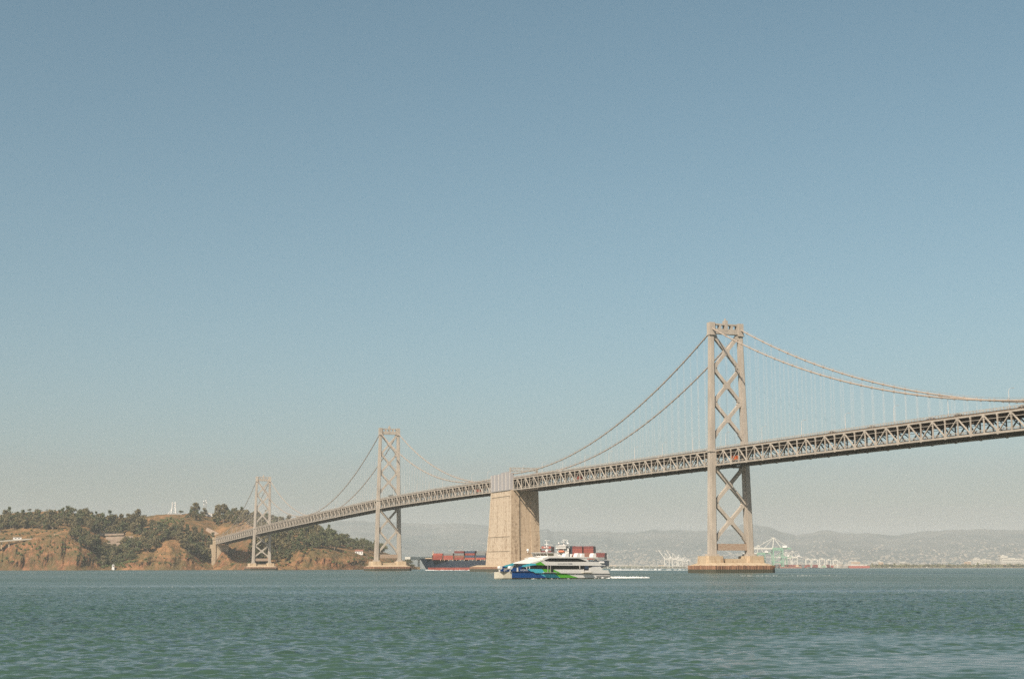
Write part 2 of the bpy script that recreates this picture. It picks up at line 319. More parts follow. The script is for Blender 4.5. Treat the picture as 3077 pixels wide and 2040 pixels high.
def make_tower(U, ztop, zsad, zbase, scale_note=None):
    dz = ztop-152.8
    def C(z): return 10.06 + (148+dz-z)/136.0*2.75
    def wv(z): return 3.0 + (148+dz-z)/136.0*1.4
    def wu(z): return 3.4 + (148+dz-z)/136.0*2.0
    deckz = zl(U)
    # bracing between the legs is the tower mesh itself
    t = bpy.data.objects.new('tower', None); col.objects.link(t); t.parent = bridge
    top = ztop-7.2
    seg_up = np.linspace(top-0.6, deckz+18.4, 4)
    seg_dn = np.linspace(deckz-0.8, 20.0, 3)
    def brace(z0, z1, off):
        b = MB()
        for s in (-1, 1):
            p = (s*(C(z0)-wv(z0)/2+.3), U+off*s, z0); q = (-s*(C(z1)-wv(z1)/2+.3), U+off*s, z1)
            b.bar(p, q, 2.0, 2.0, up=(0, 1, 0))
        zc = (z0+z1)/2; b.box(-2.1, 2.1, U-1.05, U+1.05, zc-2.1, zc+2.1)
        for s in (-1, 1):
            for zz, dd in ((z0, -1), (z1, 1)):
                xi = s*(C(zz)-wv(zz)/2)
                b.prism([(xi, zz-2.6*(dd > 0) - (0 if dd > 0 else 3.0)), (xi, zz+2.6*(dd < 0) + (0 if dd < 0 else 3.0)), (xi-s*2.6, zz+dd*1.0)], U-0.9, U+0.9, lambda a, c, t_: (a, t_, c))
        b.build('cross_brace', M['steel'], t)
    for i in range(3): brace(seg_up[i], seg_up[i+1], 0.02)
    for i in range(2): brace(seg_dn[i], seg_dn[i+1], 0.02)
    # top portal: lower beam, window row, cap, spire
    p = MB(); xi = C(ztop)-1.3; zb = ztop-7.0
    p.box(-xi, xi, U-1.5, U+1.5, zb, zb+3.2)
    p.box(-xi, xi, U-1.3, U+1.3, ztop-1.5, ztop-0.5)
    for k in range(5):
        x = -xi+0.5+(2*xi-1)*k/4; p.box(x-0.75, x+0.75, U-1.25, U+1.25, zb+3.2, ztop-1.5)
    p.box(-1.0, 1.0, U-1.6, U+1.6, zb+2.0, ztop+1.6); p.box(-0.35, 0.35, U-0.4, U+0.4, ztop+1.6, ztop+3.0)
    p.build('top_portal', M['steel'], t)
    for s in (-1, 1):
        l = MB(); rings = []
        for z in (zbase, 60, 110, ztop-7.5):
            c, a, d = s*C(z), wv(z)/2, wu(z)/2; na, nd = a*0.42, d*0.42
            rings.append([(c+x*1.0, U+y, z) for x, y in ((-a, -nd), (-na, -nd), (-na, -d), (na, -d), (na, -nd), (a, -nd), (a, nd), (na, nd), (na, d), (-na, d), (-na, nd), (-a, nd))])
        rings = [[(p_[0], p_[1], p_[2]) for p_ in r] for r in rings]
        # stepped (cruciform) corners with shallow notches
        rr = []
        for r, z in zip(rings, (zbase, 60, 110, ztop-7.5)):
            c, a, d = s*C(z), wv(z)/2, wu(z)/2; k = 0.72
            rr.append([(c+x, U+y, z) for x, y in ((-a, -d*k), (-a*k, -d*k), (-a*k, -d), (a*k, -d), (a*k, -d*k), (a, -d*k), (a, d*k), (a*k, d*k), (a*k, d), (-a*k, d), (-a*k, d*k), (-a, d*k))])
        l.loft(rr)
        c = s*C(ztop-3); l.box(c-1.75, c+1.75, U-2.2, U+2.2, ztop-7.5, ztop)
        l.box(c-2.0, c+2.0, U-2.45, U+2.45, ztop-8.0, ztop-7.3)
        zc = zl(U)+8.9; c = s*C(zc); l.box(c-wv(zc)/2-0.45, c+wv(zc)/2+0.45, U-wu(zc)/2-0.45, U+wu(zc)/2+0.45, zc-0.3, zc+0.3)
        c = s*C(zbase); l.box(c-3.0, c+3.0, U-3.5, U+3.5, zbase, zbase+1.2)
        l.build('leg', M['steel'], t)
    q = MB(); z0 = 13.4
    q.box(-(C(z0)-wv(z0)/2), C(z0)-wv(z0)/2, U-1.2, U+1.2, z0, z0+4.0); q.build('base_strut', M['rust'], t)
    return t
def make_pier(U, zbase=10.0, W=23.4, D=15.0):
    f = MB(); ch = 4.0; pts = [(-W, -D+ch), (-W+ch, -D), (W-ch, -D), (W, -D+ch), (W, D-ch), (W-ch, D), (-W+ch, D), (-W, D-ch)]
    f.loft([[(x, U+y, z) for x, y in pts] for z in (-2.0, 4.3)])
    n = 0
    for i in range(8):
        a = np.array(pts[i]); b = np.array(pts[(i+1) % 8]); L = np.linalg.norm(b-a); k = int(L/1.2); nrm = np.array([(b-a)[1], -(b-a)[0]])/L
        for j in range(k):
            c = a+(b-a)*(j+0.5)/k+nrm*0.12; f.box(c[0]-0.28, c[0]+0.28, U+c[1]-0.28, U+c[1]+0.28, -1.5, 4.3+random.uniform(-.25, .3))
    t = f.build('pier', M['fender'], bridge)
    d = MB(); d.loft([[(x*0.985, U+y*0.985, 4.3) for x, y in pts], [(x*0.80, U+y*0.72, 5.9) for x, y in pts]]); d.box(-9, 9, U-4.6, U+4.6, 5.5, 8.4)
    d.build('pier_top', M['conc2'], t)
    for s in (-1, 1):
        p = MB(); c = s*14.0
        p.loft([[(c+x*6.2, U+y*7.2, 5.4) for x, y in ((-1, -.75), (-.8, -1), (.8, -1), (1, -.75), (1, .75), (.8, 1), (-.8, 1), (-1, .75))], [(c+x*5.9, U+y*6.8, zbase) for x, y in ((-1, -.75), (-.8, -1), (.8, -1), (1, -.75), (1, .75), (.8, 1), (-.8, 1), (-1, .75))]])
        p.build('pedestal', M['conc2'], t)
make_tower(U3, 153.0, 147.5, 10.0); make_pier(U3)
make_tower(U5, 155.3, 150.0, 10.0); make_pier(U5)
make_tower(U6, 143.2, 138.5, 10.0); make_pier(U6)

# cables
def cab_main0(u): return 70.9+6.37e-4*(u+352)**2
def cab_side0(u): return 147.5-0.418*u+6.48e-4*u*u
def cab_side1(u): d = U5-u; return 150-0.431*d+6.48e-4*d*d
def cab_main1(u): d = u-U5; return 150-0.4317*d+5.9e-4*d*d
def cab_side2(u): d = u-U6; return 138.5-0.4507*d+6.3e-4*d*d
SPANS = [(-560, U3, cab_main0), (U3, AW, cab_side0), (AE, U5, cab_side1), (U5, U6, cab_main1), (U6, UA, cab_side2)]
susp = []
for ua, ub, fn in SPANS:
    for s in (-1, 1):
        c = MB(); us = np.linspace(ua, ub, int((ub-ua)/PAN)+1)
        c.tube([(s*H, u, fn(u)) for u in us], 0.42, 8)
        for u in us[1:-1]:
            z = fn(u); sl_ = (fn(u+1)-fn(u-1))/2
            c.tube([(s*H, u-0.45, z-0.45*sl_), (s*H, u+0.45, z+0.45*sl_)], 0.62, 8)
        for k in (-0.45, 0.45):
            c.tube([(s*H+k, u, fn(u)+1.25) for u in us], 0.028, 4)
        for u in us[::1]: c.bar((s*H-.45, u, fn(u)+.2), (s*H-.45, u, fn(u)+1.25), .05, .05); c.bar((s*H+.45, u, fn(u)+.2), (s*H+.45, u, fn(u)+1.25), .05, .05)
        c.build('main_cable', M['cable'], bridge)
        for u in us[1:-1]:
            lo = zl(u)+9.5
            if fn(u) > lo+2.0 and u > -480: susp.append((math.hypot(u-CAM[1], s*H-CAM[0]), s, u, fn(u), lo))
susp.sort()
def rope_mb(m, s, u, z1, z0):
    for dx, dy in ((-.28, -.2), (.28, -.2), (-.28, .2), (.28, .2)):
        m.tube([(s*H+dx, u+dy, z0), (s*H+dx, u+dy, z1)], 0.015, 4, cap=False)
for i, (d, s, u, z1, z0) in enumerate(susp[:100]):
    m = MB(); rope_mb(m, s, u, z1, z0); m.build('suspender', M['rope'], bridge, fix=False)
m = MB()
for d, s, u, z1, z0 in susp[100:]: rope_mb(m, s, u, z1, z0)
tag(m.build('far_suspenders', M['rope'], bridge, fix=False), 'fine vertical suspender ropes of the more distant spans', kind='stuff')

# deck and stiffening trusses
def make_span(ua, ub):
    n = int(round((ub-ua)/PAN)); us = np.linspace(ua, ub, n+1)
    dk = MB()
    for i in range(n):
        a, b = us[i], us[i+1]; za, zb_ = zl(a), zl(b)
        def slab(x0, x1, d0, d1, k): dk.mi(k).hexa([(x0, a, za+d0), (x1, a, za+d0), (x1, b, zb_+d0), (x0, b, zb_+d0), (x0, a, za+d1), (x1, a, za+d1), (x1, b, zb_+d1), (x0, b, zb_+d1)])
        slab(-8.9, 8.9, 1.15, 1.45, 1); slab(-9.6, 9.6, 9.55, 9.95, 1)
        slab(-10.0, -9.62, 9.3, 10.25, 0); slab(9.62, 10.0, 9.3, 10.25, 0)
        for x in (-7, -4.2, -1.4, 1.4, 4.2, 7): slab(x-.15, x+.15, 8.7, 9.53, 0); slab(x-.15, x+.15, .55, 1.13, 0)
        # floor beams: deep plate under the upper deck, shallower below the lower
        dk.mi(0).box(-9.7, 9.7, a-.22, a+.22, za+7.35, za+8.68); dk.box(-9.6, 9.6, a-.22, a+.22, za+.12, za+.54)
        dk.bar((-9.6, a, za+5.4), (-6.6, a, za+7.4), .35, .35); dk.bar((9.6, a, za+5.4), (6.6, a, za+7.4), .35, .35)
        dk.bar((-9.5, a, za+.25), (9.5, b, zb_+.25), .4, .25) if i % 2 else dk.bar((9.5, a, za+.25), (-9.5, b, zb_+.25), .4, .25)
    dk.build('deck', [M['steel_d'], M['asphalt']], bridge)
    for s in (-1, 1):
        t = MB(); x = s*H
        for i in range(n+1):
            u = us[i]; z = zl(u); top = (i % 2 == 0)
            t.box(x-.26, x+.26, u-.27, u+.27, z+.9, z+8.75)
            # gussets
            if top: t.prism([(u-1.0, z+8.9), (u+1.0, z+8.9), (u+.6, z+7.6), (u-.6, z+7.6)], x-.34, x+.34, lambda a_, c_, t_: (t_, a_, c_))
            else: t.prism([(u-1.1, z+.6), (u+1.1, z+.6), (u+.6, z+2.1), (u-.6, z+2.1)], x-.34, x+.34, lambda a_, c_, t_: (t_, a_, c_))
            if i % 2: t.box(x-.34, x+.34, u-.45, u+.45, z+8.0, z+8.8); t.box(x-.4, x+.4, u-.5, u+.5, z-.3, z)
            if i < n:
                v = us[i+1]; w = zl(v)
                t.bar((x, u, z+.45), (x, v, w+.45), .62, .9); t.bar((x, u, z+9.15), (x, v, w+9.15), .6, .75)
                t.bar((x, u, z+7.0), (x, v, w+7.0), .2, .22)
                if top: t.bar((x, u, z+8.8), (x, v, w+.8), .5, .55, up=(1, 0, 0))
                else: t.bar((x, u, z+.8), (x, v, w+8.8), .5, .55, up=(1, 0, 0))
        st = t.build('side_truss', M['steel'], bridge)
        r = MB(); r2 = MB()
        for i in range(n):
            u, v = us[i], us[i+1]; z, w = zl(u), zl(v); xr = s*10.15
            r.bar((xr, u, z+10.75), (xr, v, w+10.75), .10, .26); r.bar((xr, u, z+11.35), (xr, v, w+11.35), .12, .22)
            for k in range(4): uu = u+(v-u)*k/4; r.box(xr-.1, xr+.1, uu-.12, uu+.12, zl(uu)+10.2, zl(uu)+11.4)
            xr = s*8.8; q = r2
            r2.bar((xr, u, z+2.35), (xr, v, w+2.35), .1, .28); r2.bar((xr, u, z+1.85), (xr, v, w+1.85), .1, .18)
            for k in range(2): uu = u+(v-u)*(k+.5)/2; r2.box(xr-.1, xr+.1, uu-.12, uu+.12, zl(uu)+1.4, zl(uu)+2.4)
        r.build('railing', M['steel'], st); r2.build('lower_railing', M['steel'], st)
make_span(-560, U3-2.6); make_span(U3+2.6, AW); make_span(AE, U5-2.6); make_span(U5+2.6, U6-2.6); make_span(U6+2.6, UA)
for U in (U3, U5, U6):       # deck runs through the towers
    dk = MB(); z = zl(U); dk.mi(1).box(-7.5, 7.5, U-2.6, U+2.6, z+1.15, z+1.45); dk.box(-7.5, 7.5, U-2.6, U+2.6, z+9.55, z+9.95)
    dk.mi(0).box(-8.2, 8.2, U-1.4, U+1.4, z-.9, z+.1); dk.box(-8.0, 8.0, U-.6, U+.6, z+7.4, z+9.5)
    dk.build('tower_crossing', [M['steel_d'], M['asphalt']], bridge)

# centre anchorage
an = MB(); zt = zl(366)+.2
def anc_ring(z, k, u0, u1, w): return [(-w, u0, z), (w, u0, z), (w, u1, z), (-w, u1, z)]
zs = [4.6, 17.0, 17.01, 29.0, 29.01, zt]
ws = [13.3, 13.1, 12.95, 12.75, 12.6, 12.0]; e0 = [340.6, 340.9, 341.1, 341.5, 341.7, 342.6]; e1 = [399.0, 397.2, 396.8, 395.0, 394.6, 389.4]
an.loft([anc_ring(z, 0, a, b, w) for z, a, b, w in zip(zs, e0, e1, ws)])
ancho = an.build('anchorage', M['conc'], bridge)
pl = MB()                                 # pilasters standing proud of both end faces on the two long sides
def pil(side, f0, f1, du, ends):
    for z0, z1, w0, w1, a0, a1, b0, b1 in [(zs[i], zs[i+1], ws[i], ws[i+1], e0[i], e0[i+1], e1[i], e1[i+1]) for i in (0, 2, 4)]:
        x0a, x0b = side*(w0+.25), side*w0*f0; x1a, x1b = side*(w1+.25), side*w1*f0
        for (p0, p1, dd) in ((a0, a1, -du), (b0, b1, du)):
            if dd < 0 or ends: pl.hexa([(x0a, p0+dd, z0), (x0b, p0+dd, z0), (x0b, p0-dd*2, z0), (x0a, p0-dd*2, z0), (x1a, p1+dd, z1), (x1b, p1+dd, z1), (x1b, p1-dd*2, z1), (x1a, p1-dd*2, z1)])
pil(-1, 0.42, 0, 1.15, True); pil(1, 0.42, 0, 0.7, True)
for z in (17.0, 29.0, zt-4.5):
    w = np.interp(z, zs, ws); a = np.interp(z, zs, e0); b = np.interp(z, zs, e1); pl.box(-w-.4, w+.4, a+1.0, b+.35, z-.22, z+.22)
plo = pl.build('pilaster', M['conc'], ancho)
M['conc_b'] = concrete('end_face_concrete', (0.37, 0.285, 0.20), (0.20, 0.14, 0.09), ss=0.3)      # darker, browner concrete colour for the two end faces
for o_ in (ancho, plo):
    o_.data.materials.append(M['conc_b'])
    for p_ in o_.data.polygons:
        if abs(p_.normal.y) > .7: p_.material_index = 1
cp = MB(); cp.box(-12.6, -9.4, AW+.3, AE-.3, zt, 81.2); cp.box(9.4, 12.6, AW+.3, AE-.3, zt, 81.2); cp.box(-9.3, 9.3, AW+1, AE-1, zt, zt+1.0)
cp.box(-9.39, 9.39, AW+.6, AE-.6, zt+9.6, zt+10.1); cp.box(-12.3, -9.7, AW+6, AW+24, 81.2, 82.4); cp.box(-12.45, -11, AW+8, AW+15, 76.5, 79.8)
c_ = cp.build('cladding', M['clad'], ancho)
for u in np.linspace(AW+1.5, AE-1.5, 6): 
    for s in (-1, 1): rb = MB(); rb.box(s*12.85-.25, s*12.85+.25, u-.2, u+.2, zt+.3, 81.4); rb.build('rib', M['rib'], c_)
pb = MB(); pts = [(-24, 326), (-18, 320), (18, 320), (24, 326), (24, 412), (18, 418), (-18, 418), (-24, 412)]
pb.loft([[(x, y, z) for x, y in pts] for z in (-2, 3.9)]); pbo = pb.build('pier', M['fender'], bridge)
pt = MB(); pt.loft([[(x*.98, 369+(y-369)*.98, 3.9) for x, y in pts], [(x*.8, 369+(y-369)*.86, 5.2) for x, y in pts]]); pt.build('pier_top', M['conc2'], pbo)
# lattice gantry over the upper deck at the anchorage
gt = MB(); y0, y1, z0, z1 = AW+1.0, AW+3.4, 82.6, 85.4
for y in (y0, y1):
    for z in (z0, z1): gt.bar((-12, y, z), (12, y, z), .28, .28)
    for k in range(13): x = -12+2*k; gt.bar((x, y, z0), (x, y, z1), .18, .18); 
    for k in range(12): x = -12+2*k; gt.bar((x, y, z0 if k % 2 else z1), (x+2, y, z1 if k % 2 else z0), .18, .18)
for x in (-12, 12): gt.box(x-.35, x+.35, y0, y0+.7, zl(342)+9.8, z1); gt.box(x-.35, x+.35, y1-.7, y1, zl(342)+9.8, z1)
gt.build('sign_gantry', M['steel'], bridge)
# maintenance traveller slung under the deck
tr = MB()
for uu in np.linspace(285, 325, 9): tr.bar((-11, uu, zl(uu)-.9), (9, uu, zl(uu)-.9), .25, .3)
for x in (-11, -6, 0, 6): tr.bar((x, 285, zl(285)-1.1), (x, 325, zl(325)-1.1), .25, .35)
for uu in (288, 322):
    for x in (-10.4, 8): tr.bar((x, uu, zl(uu)-1), (x, uu, zl(uu)+.1), .25, .25)
tag(tr.build('maintenance_platform', M['steel_d']), 'dark maintenance platform slung under the deck beside the concrete anchorage', 'platform')
# island anchorage
ia = MB(); ia.box(-13.5, 13.5, UA+1, UA+40, 6, zl(UA)-.3); ia.box(-13.6, -9.0, UA-.5, UA+9, 5, 52.5); ia.box(9.0, 13.6, UA-.5, UA+9, 5, 52.5)
ia.box(-14.2, -8.4, UA-1, UA+10, 52.5, 57.0); ia.box(8.4, 14.2, UA-1, UA+10, 52.5, 57.0); ia.box(-8.3, 8.3, UA+1.2, UA+30, 53.5, 54.8)
ia.build('island_anchorage', M['conc2'], bridge)

# ------------------------------------------------------------------ lamps and traffic on the bridge
def lamp():
    r = empty('street_lamp', (0, 0, 0)); m = MB(); m.tube([(0, 0, 0), (0, 0, 8.5)], [.17, .10], 6); m.tube([(0, 0, 8.4), (.5, 0, 9.3), (2.2, 0, 9.8)], [.09, .07, .06], 5)
    m.build('pole', M['rope'], r); h = MB(); h.hexa([(2.0, -.18, 9.6), (3.1, -.18, 9.62), (3.1, .18, 9.62), (2.0, .18, 9.6), (2.0, -.12, 9.85), (3.0, -.12, 9.8), (3.0, .12, 9.8), (2.0, .12, 9.85)]); h.build('lamp_head', M['grey'], r)
    return r
lp = None
for k in range(50):
    u = -308+42*k
    if u > 1820 or AW-6 < u < AE+6 or min(abs(u-U) for U in (U3, U5, U6)) < 5: continue
    o = lamp() if lp is None else copy_tree(lp)
    lp = lp or o
    o.location = (-9.45, u, zl(u)+9.95)
    tag(o, 'thin pale lamp post rising from the bridge upper deck near the railing', 'street lamp', 'lamp posts along the bridge deck')
def car(kind, cm):
    r = empty(kind, (0, 0, 0)); b = MB()
    def prof(pts, w, k): b.mi(k).prism(pts, -w, w, lambda a, c, t: (t, a, c))
    if kind == 'car':
        prof([(-2.2, .35), (2.2, .35), (2.25, .8), (1.3, .95), (.6, 1.4), (-1.2, 1.45), (-1.9, 1.0), (-2.25, .9)], .88, 0)
        w = MB(); w.prism([(1.15, .97), (.55, 1.34), (-1.1, 1.38), (-1.65, 1.0)], -.90, .90, lambda a, c, t: (t, a, c)); wl = (1.35, -1.35); wr = .33
    elif kind == 'bus':
        prof([(-6, .45), (6, .45), (6, 3.2), (5.7, 3.35), (-5.9, 3.35), (-6, 3.2)], 1.27, 0)
        w = MB(); w.prism([(5.6, 1.5), (5.6, 2.5), (-5.4, 2.5), (-5.4, 1.5)], -1.3, 1.3, lambda a, c, t: (t, a, c)); wl = (3.9, -3.2); wr = .5
    else:
        prof([(-3.6, .9), (1.6, .9), (1.6, 3.5), (-3.6, 3.5)], 1.25, 0); prof([(1.75, .5), (3.8, .5), (3.8, 1.5), (3.2, 2.6), (1.75, 2.6)], 1.1, 1)
        w = MB(); w.prism([(3.55, 1.6), (3.15, 2.35), (2.2, 2.35), (2.2, 1.6)], -1.13, 1.13, lambda a, c, t: (t, a, c)); wl = (2.7, -2.4); wr = .48
    b.build('body', [cm, M['white']], r); w.build('windows', M['glass'], r)
    for y in wl:
        for s in (-1, 1):
            q = MB(); hw = .8 if kind == 'car' else 1.1; q.tube([(s*(hw-.12), y, wr), (s*(hw+.12), y, wr)], wr, 10); q.build('wheel', M['black'], r)
    return r
VEH = [('car', 'black', -124, 0, 'dark car whose roof shows over the railing right of the nearest tower'), ('car', 'cgrey', -160, 0, 'grey car on the upper deck between the tall lamp posts'),
       ('car', 'cblue', -208, 0, 'dark blue car whose roof shows over the railing below the low cable'), ('car', 'black', -228, 0, 'black car on the upper deck nearest the sagging cables'),
       ('car', 'cgrey', -272, 0, 'grey car at the right end of the visible upper deck'), ('bus', 'cgrey', 717, 0, 'long grey bus on the upper deck just before the middle tower'),
       ('truck', 'red', 212, 1, 'red box truck on the lower deck between nearest tower and anchorage'), ('truck', 'red2', 438, 1, 'bright red truck on the lower deck just left of the anchorage'),
       ('truck', 'orange', -20, 1, 'orange truck on the lower deck beside the nearest tower'), ('car', 'white', 78, 0, 'white car on the upper deck left of the nearest tower'),
       ('car', 'white', 250, 0, 'white car on the upper deck right of the concrete anchorage'), ('car', 'cblue', 560, 0, 'blue car on the upper deck between anchorage and middle tower')]
for kd, cm, u, low, lb in VEH:
    o = car(kd, M[cm]); o.location = (-7.2, u, zl(u)+(1.46 if low else 9.96)); tag(o, lb, {'car': 'car', 'bus': 'bus', 'truck': 'truck'}[kd], 'traffic on the bridge')

# ------------------------------------------------------------------ island
XS =  [-260, -150,   0,  100, 200,  230,  270,  310,  350, 400,  480,  500,  530,  560,  610,  640, 668,  700,  760,  850,  900,  950, 1000, 1060, 1120, 1180, 1255]
DS =  [2700, 2650, 2620, 2600, 2570, 2565, 2570, 2590, 2600, 2570, 2560, 2560, 2560, 2565, 2590, 2600, 2585, 2560, 2440, 2450, 2450, 2460, 2480, 2500, 2560, 2620, 2700]
Y1 =  [1682, 1680, 1680, 1675, 1668, 1668, 1677, 1698, 1698, 1686, 1682, 1678, 1678, 1682, 1699, 1700, 1692, 1698, 1696, 1698, 1684, 1682, 1682, 1686, 1696, 1700, 1707]
Y2 =  [1630, 1628, 1627, 1622, 1621, 1640, 1658, 1692, 1692, 1664, 1662, 1645, 1657, 1661, 1690, 1692, 1655, 1688, 1682, 1690, 1660, 1657, 1662, 1672, 1687, 1694, 1706]
Y3 =  [1616, 1615, 1613, 1608, 1602, 1607, 1622, 1650, 1655, 1640, 1626, 1620, 1622, 1630, 1655, 1660, 1634, 1655, 1645, 1645, 1638, 1642, 1650, 1660, 1668, 1680, 1706]
Y4 =  [1577, 1575, 1573, 1562, 1562, 1575, 1580, 1590, 1592, 1585, 1578, 1575, 1575, 1577, 1585, 1592, 1590, 1590, 1598, 1608, 1614, 1622, 1635, 1648, 1658, 1675, 1706]
Y5 =  [1552, 1549, 1546, 1537, 1536, 1546, 1549, 1552, 1553, 1551, 1544, 1542, 1542, 1542, 1543, 1546, 1547, 1549, 1560, 1578, 1590, 1604, 1622, 1638, 1648, 1670, 1706]
ROWD = [0, 14, 45, 95, 210, 350, 520, 800]
NC, SUB = 560, 14
pxs = np.linspace(-260, 1262, NC)
def smoothstep(a): return a*a*(3-2*a)
def row_pt(px, r):
    # terrain height control: returns horizontal distance and height without noise
    i = int(min(max(r, 0), 6.999)); f = r-i
    ds = np.interp(px, XS, DS)
    def kz(j):
        D = ds+ROWD[j]
        if j == 0: return -1.0-curv(D)
        if j == 6: return kz(5)*0.72
        if j == 7: return -3.0
        y = np.interp(px, XS, [Y1, Y2, Y3, Y4, Y5][j-1]); return at(px, y, D)[2]
    D = ds+ROWD[i]+(ROWD[i+1]-ROWD[i])*f
    return D, kz(i)+(kz(i+1)-kz(i))*f
KZ = np.array([[row_pt(px, min(j, 6.999))[1] for j in range(8)] for px in pxs]).T    # (8, NC)
DSx = np.interp(pxs, XS, DS)
ker = np.ones(5)/5
for j in range(1, 8): KZ[j] = np.convolve(np.pad(KZ[j], 2, 'edge'), ker, 'valid')
rs = np.random.RandomState(11)
def vnoise(n, k, seed):                    # 1-D smooth noise
    r_ = np.random.RandomState(seed); return np.interp(np.linspace(0, k, n), np.arange(k+1), r_.uniform(-1, 1, k+1))
rows = []; NR = 7*SUB+1
def fbm2(shape, base, seed, octs=5, sx=1.0):
    out = np.zeros(shape); r_ = np.random.RandomState(seed); amp = 1.0
    for o_ in range(octs):
        ny, nx = max(2, int(base*2**o_)), max(2, int(base*2**o_*sx))
        g_ = r_.uniform(-1, 1, (ny+1, nx+1)); yy = np.linspace(0, ny-1e-6, shape[0]); xx = np.linspace(0, nx-1e-6, shape[1])
        y0 = yy.astype(int); x0 = xx.astype(int); fy = smoothstep(yy-y0)[:, None]; fx = smoothstep(xx-x0)[None, :]
        out += amp*((g_[y0][:, x0]*(1-fx)+g_[y0][:, x0+1]*fx)*(1-fy)+(g_[y0+1][:, x0]*(1-fx)+g_[y0+1][:, x0+1]*fx)*fy); amp *= 0.55
    return out
NZ = fbm2((NR, NC), 3, 5, 6, 7.0); NG = fbm2((NR, NC), 2, 9, 5, 20.0)
TP = np.zeros((NR, NC, 3)); TZ = np.zeros((NR, NC)); TD = np.zeros((NR, NC))
dirs = np.array([ray(px, 1700) for px in pxs]); dirs = dirs[:, :2]/np.hypot(dirs[:, 0], dirs[:, 1])[:, None]
for a in range(NR):
    r = a/SUB; i = min(int(r), 6); f = r-i
    z = KZ[i]*(1-f)+KZ[i+1]*f; D = DSx+ROWD[i]+(ROWD[i+1]-ROWD[i])*f
    cliff = np.clip(1.6-abs(r-1.1), 0, 1); w = np.clip(r*1.2, 0, 1)
    D = D+cliff*NG[a]*15.0*w
    z = z+w*(NZ[a]*(1.6+2.2*cliff)+NG[a]*3.0*cliff)
    if r > 6.9: z = z*0-3
    TD[a] = D; TZ[a] = z
    TP[a, :, 0] = CAM[0]+dirs[:, 0]*D; TP[a, :, 1] = CAM[1]+dirs[:, 1]*D; TP[a, :, 2] = z
def terrain(px, r):
    a = min(max(r*SUB, 0), NR-1.001); c = np.interp(px, pxs, np.arange(NC)); a0 = int(a); c0 = int(min(c, NC-2)); fa, fc = a-a0, c-c0
    return (TP[a0, c0]*(1-fa)*(1-fc)+TP[a0+1, c0]*fa*(1-fc)+TP[a0, c0+1]*(1-fa)*fc+TP[a0+1, c0+1]*fa*fc)
def island_mat():
    m, t, b = new_mat('island_ground'); L = t.links; b.inputs['Roughness'].default_value = 0.95; b.inputs['Specular IOR Level'].default_value = 0.1
    g = t.nodes.new('ShaderNodeNewGeometry')
    def noise(sc, det, rough=0.65):
        n = t.nodes.new('ShaderNodeTexNoise'); n.inputs['Scale'].default_value = sc; n.inputs['Detail'].default_value = det; n.inputs['Roughness'].default_value = rough; L.new(g.outputs['Position'], n.inputs['Vector']); return n.outputs['Fac']
    def ramp(s, a, ca, b_, cb):
        r = t.nodes.new('ShaderNodeValToRGB'); r.color_ramp.elements[0].position = a; r.color_ramp.elements[1].position = b_; r.color_ramp.elements[0].color = (*ca, 1); r.color_ramp.elements[1].color = (*cb, 1); L.new(s, r.inputs[0]); return r.outputs[0]
    rock = ramp(noise(0.12, 8), 0.36, (0.060, 0.032, 0.018), 0.66, (0.24, 0.112, 0.062))
    grass = ramp(noise(0.05, 6), 0.38, (0.14, 0.078, 0.036), 0.66, (0.245, 0.135, 0.066))
    sp = t.nodes.new('ShaderNodeSeparateXYZ'); L.new(g.outputs['Normal'], sp.inputs[0])
    st = t.nodes.new('ShaderNodeMapRange'); st.inputs[1].default_value = 0.55; st.inputs[2].default_value = 0.85; L.new(sp.outputs['Z'], st.inputs[0])
    mx = t.nodes.new('ShaderNodeMixRGB'); L.new(st.outputs[0], mx.inputs[0]); L.new(rock, mx.inputs[1]); L.new(grass, mx.inputs[2])
    sc = t.nodes.new('ShaderNodeMapRange'); sc.inputs[1].default_value = 0.41; sc.inputs[2].default_value = 0.58; L.new(noise(0.045, 7, 0.7), sc.inputs[0])
    mul = t.nodes.new('ShaderNodeMath'); mul.operation = 'MULTIPLY'; mul.inputs[1].default_value = 0.88; L.new(sc.outputs[0], mul.inputs[0])
    m2 = t.nodes.new('ShaderNodeMixRGB'); m2.inputs[2].default_value = (0.075, 0.060, 0.028, 1); L.new(mul.outputs[0], m2.inputs[0]); L.new(mx.outputs[0], m2.inputs[1])
    L.new(m2.outputs[0], b.inputs['Base Color'])
    bp = t.nodes.new('ShaderNodeBump'); bp.inputs['Distance'].default_value = 3.0; L.new(noise(0.18, 8, 0.7), bp.inputs['Height']); L.new(bp.outputs[0], b.inputs['Normal'])
    return m
M['island'] = island_mat()
grid_mesh('island', TP, M['island'], smooth=False)['kind'] = 'structure'

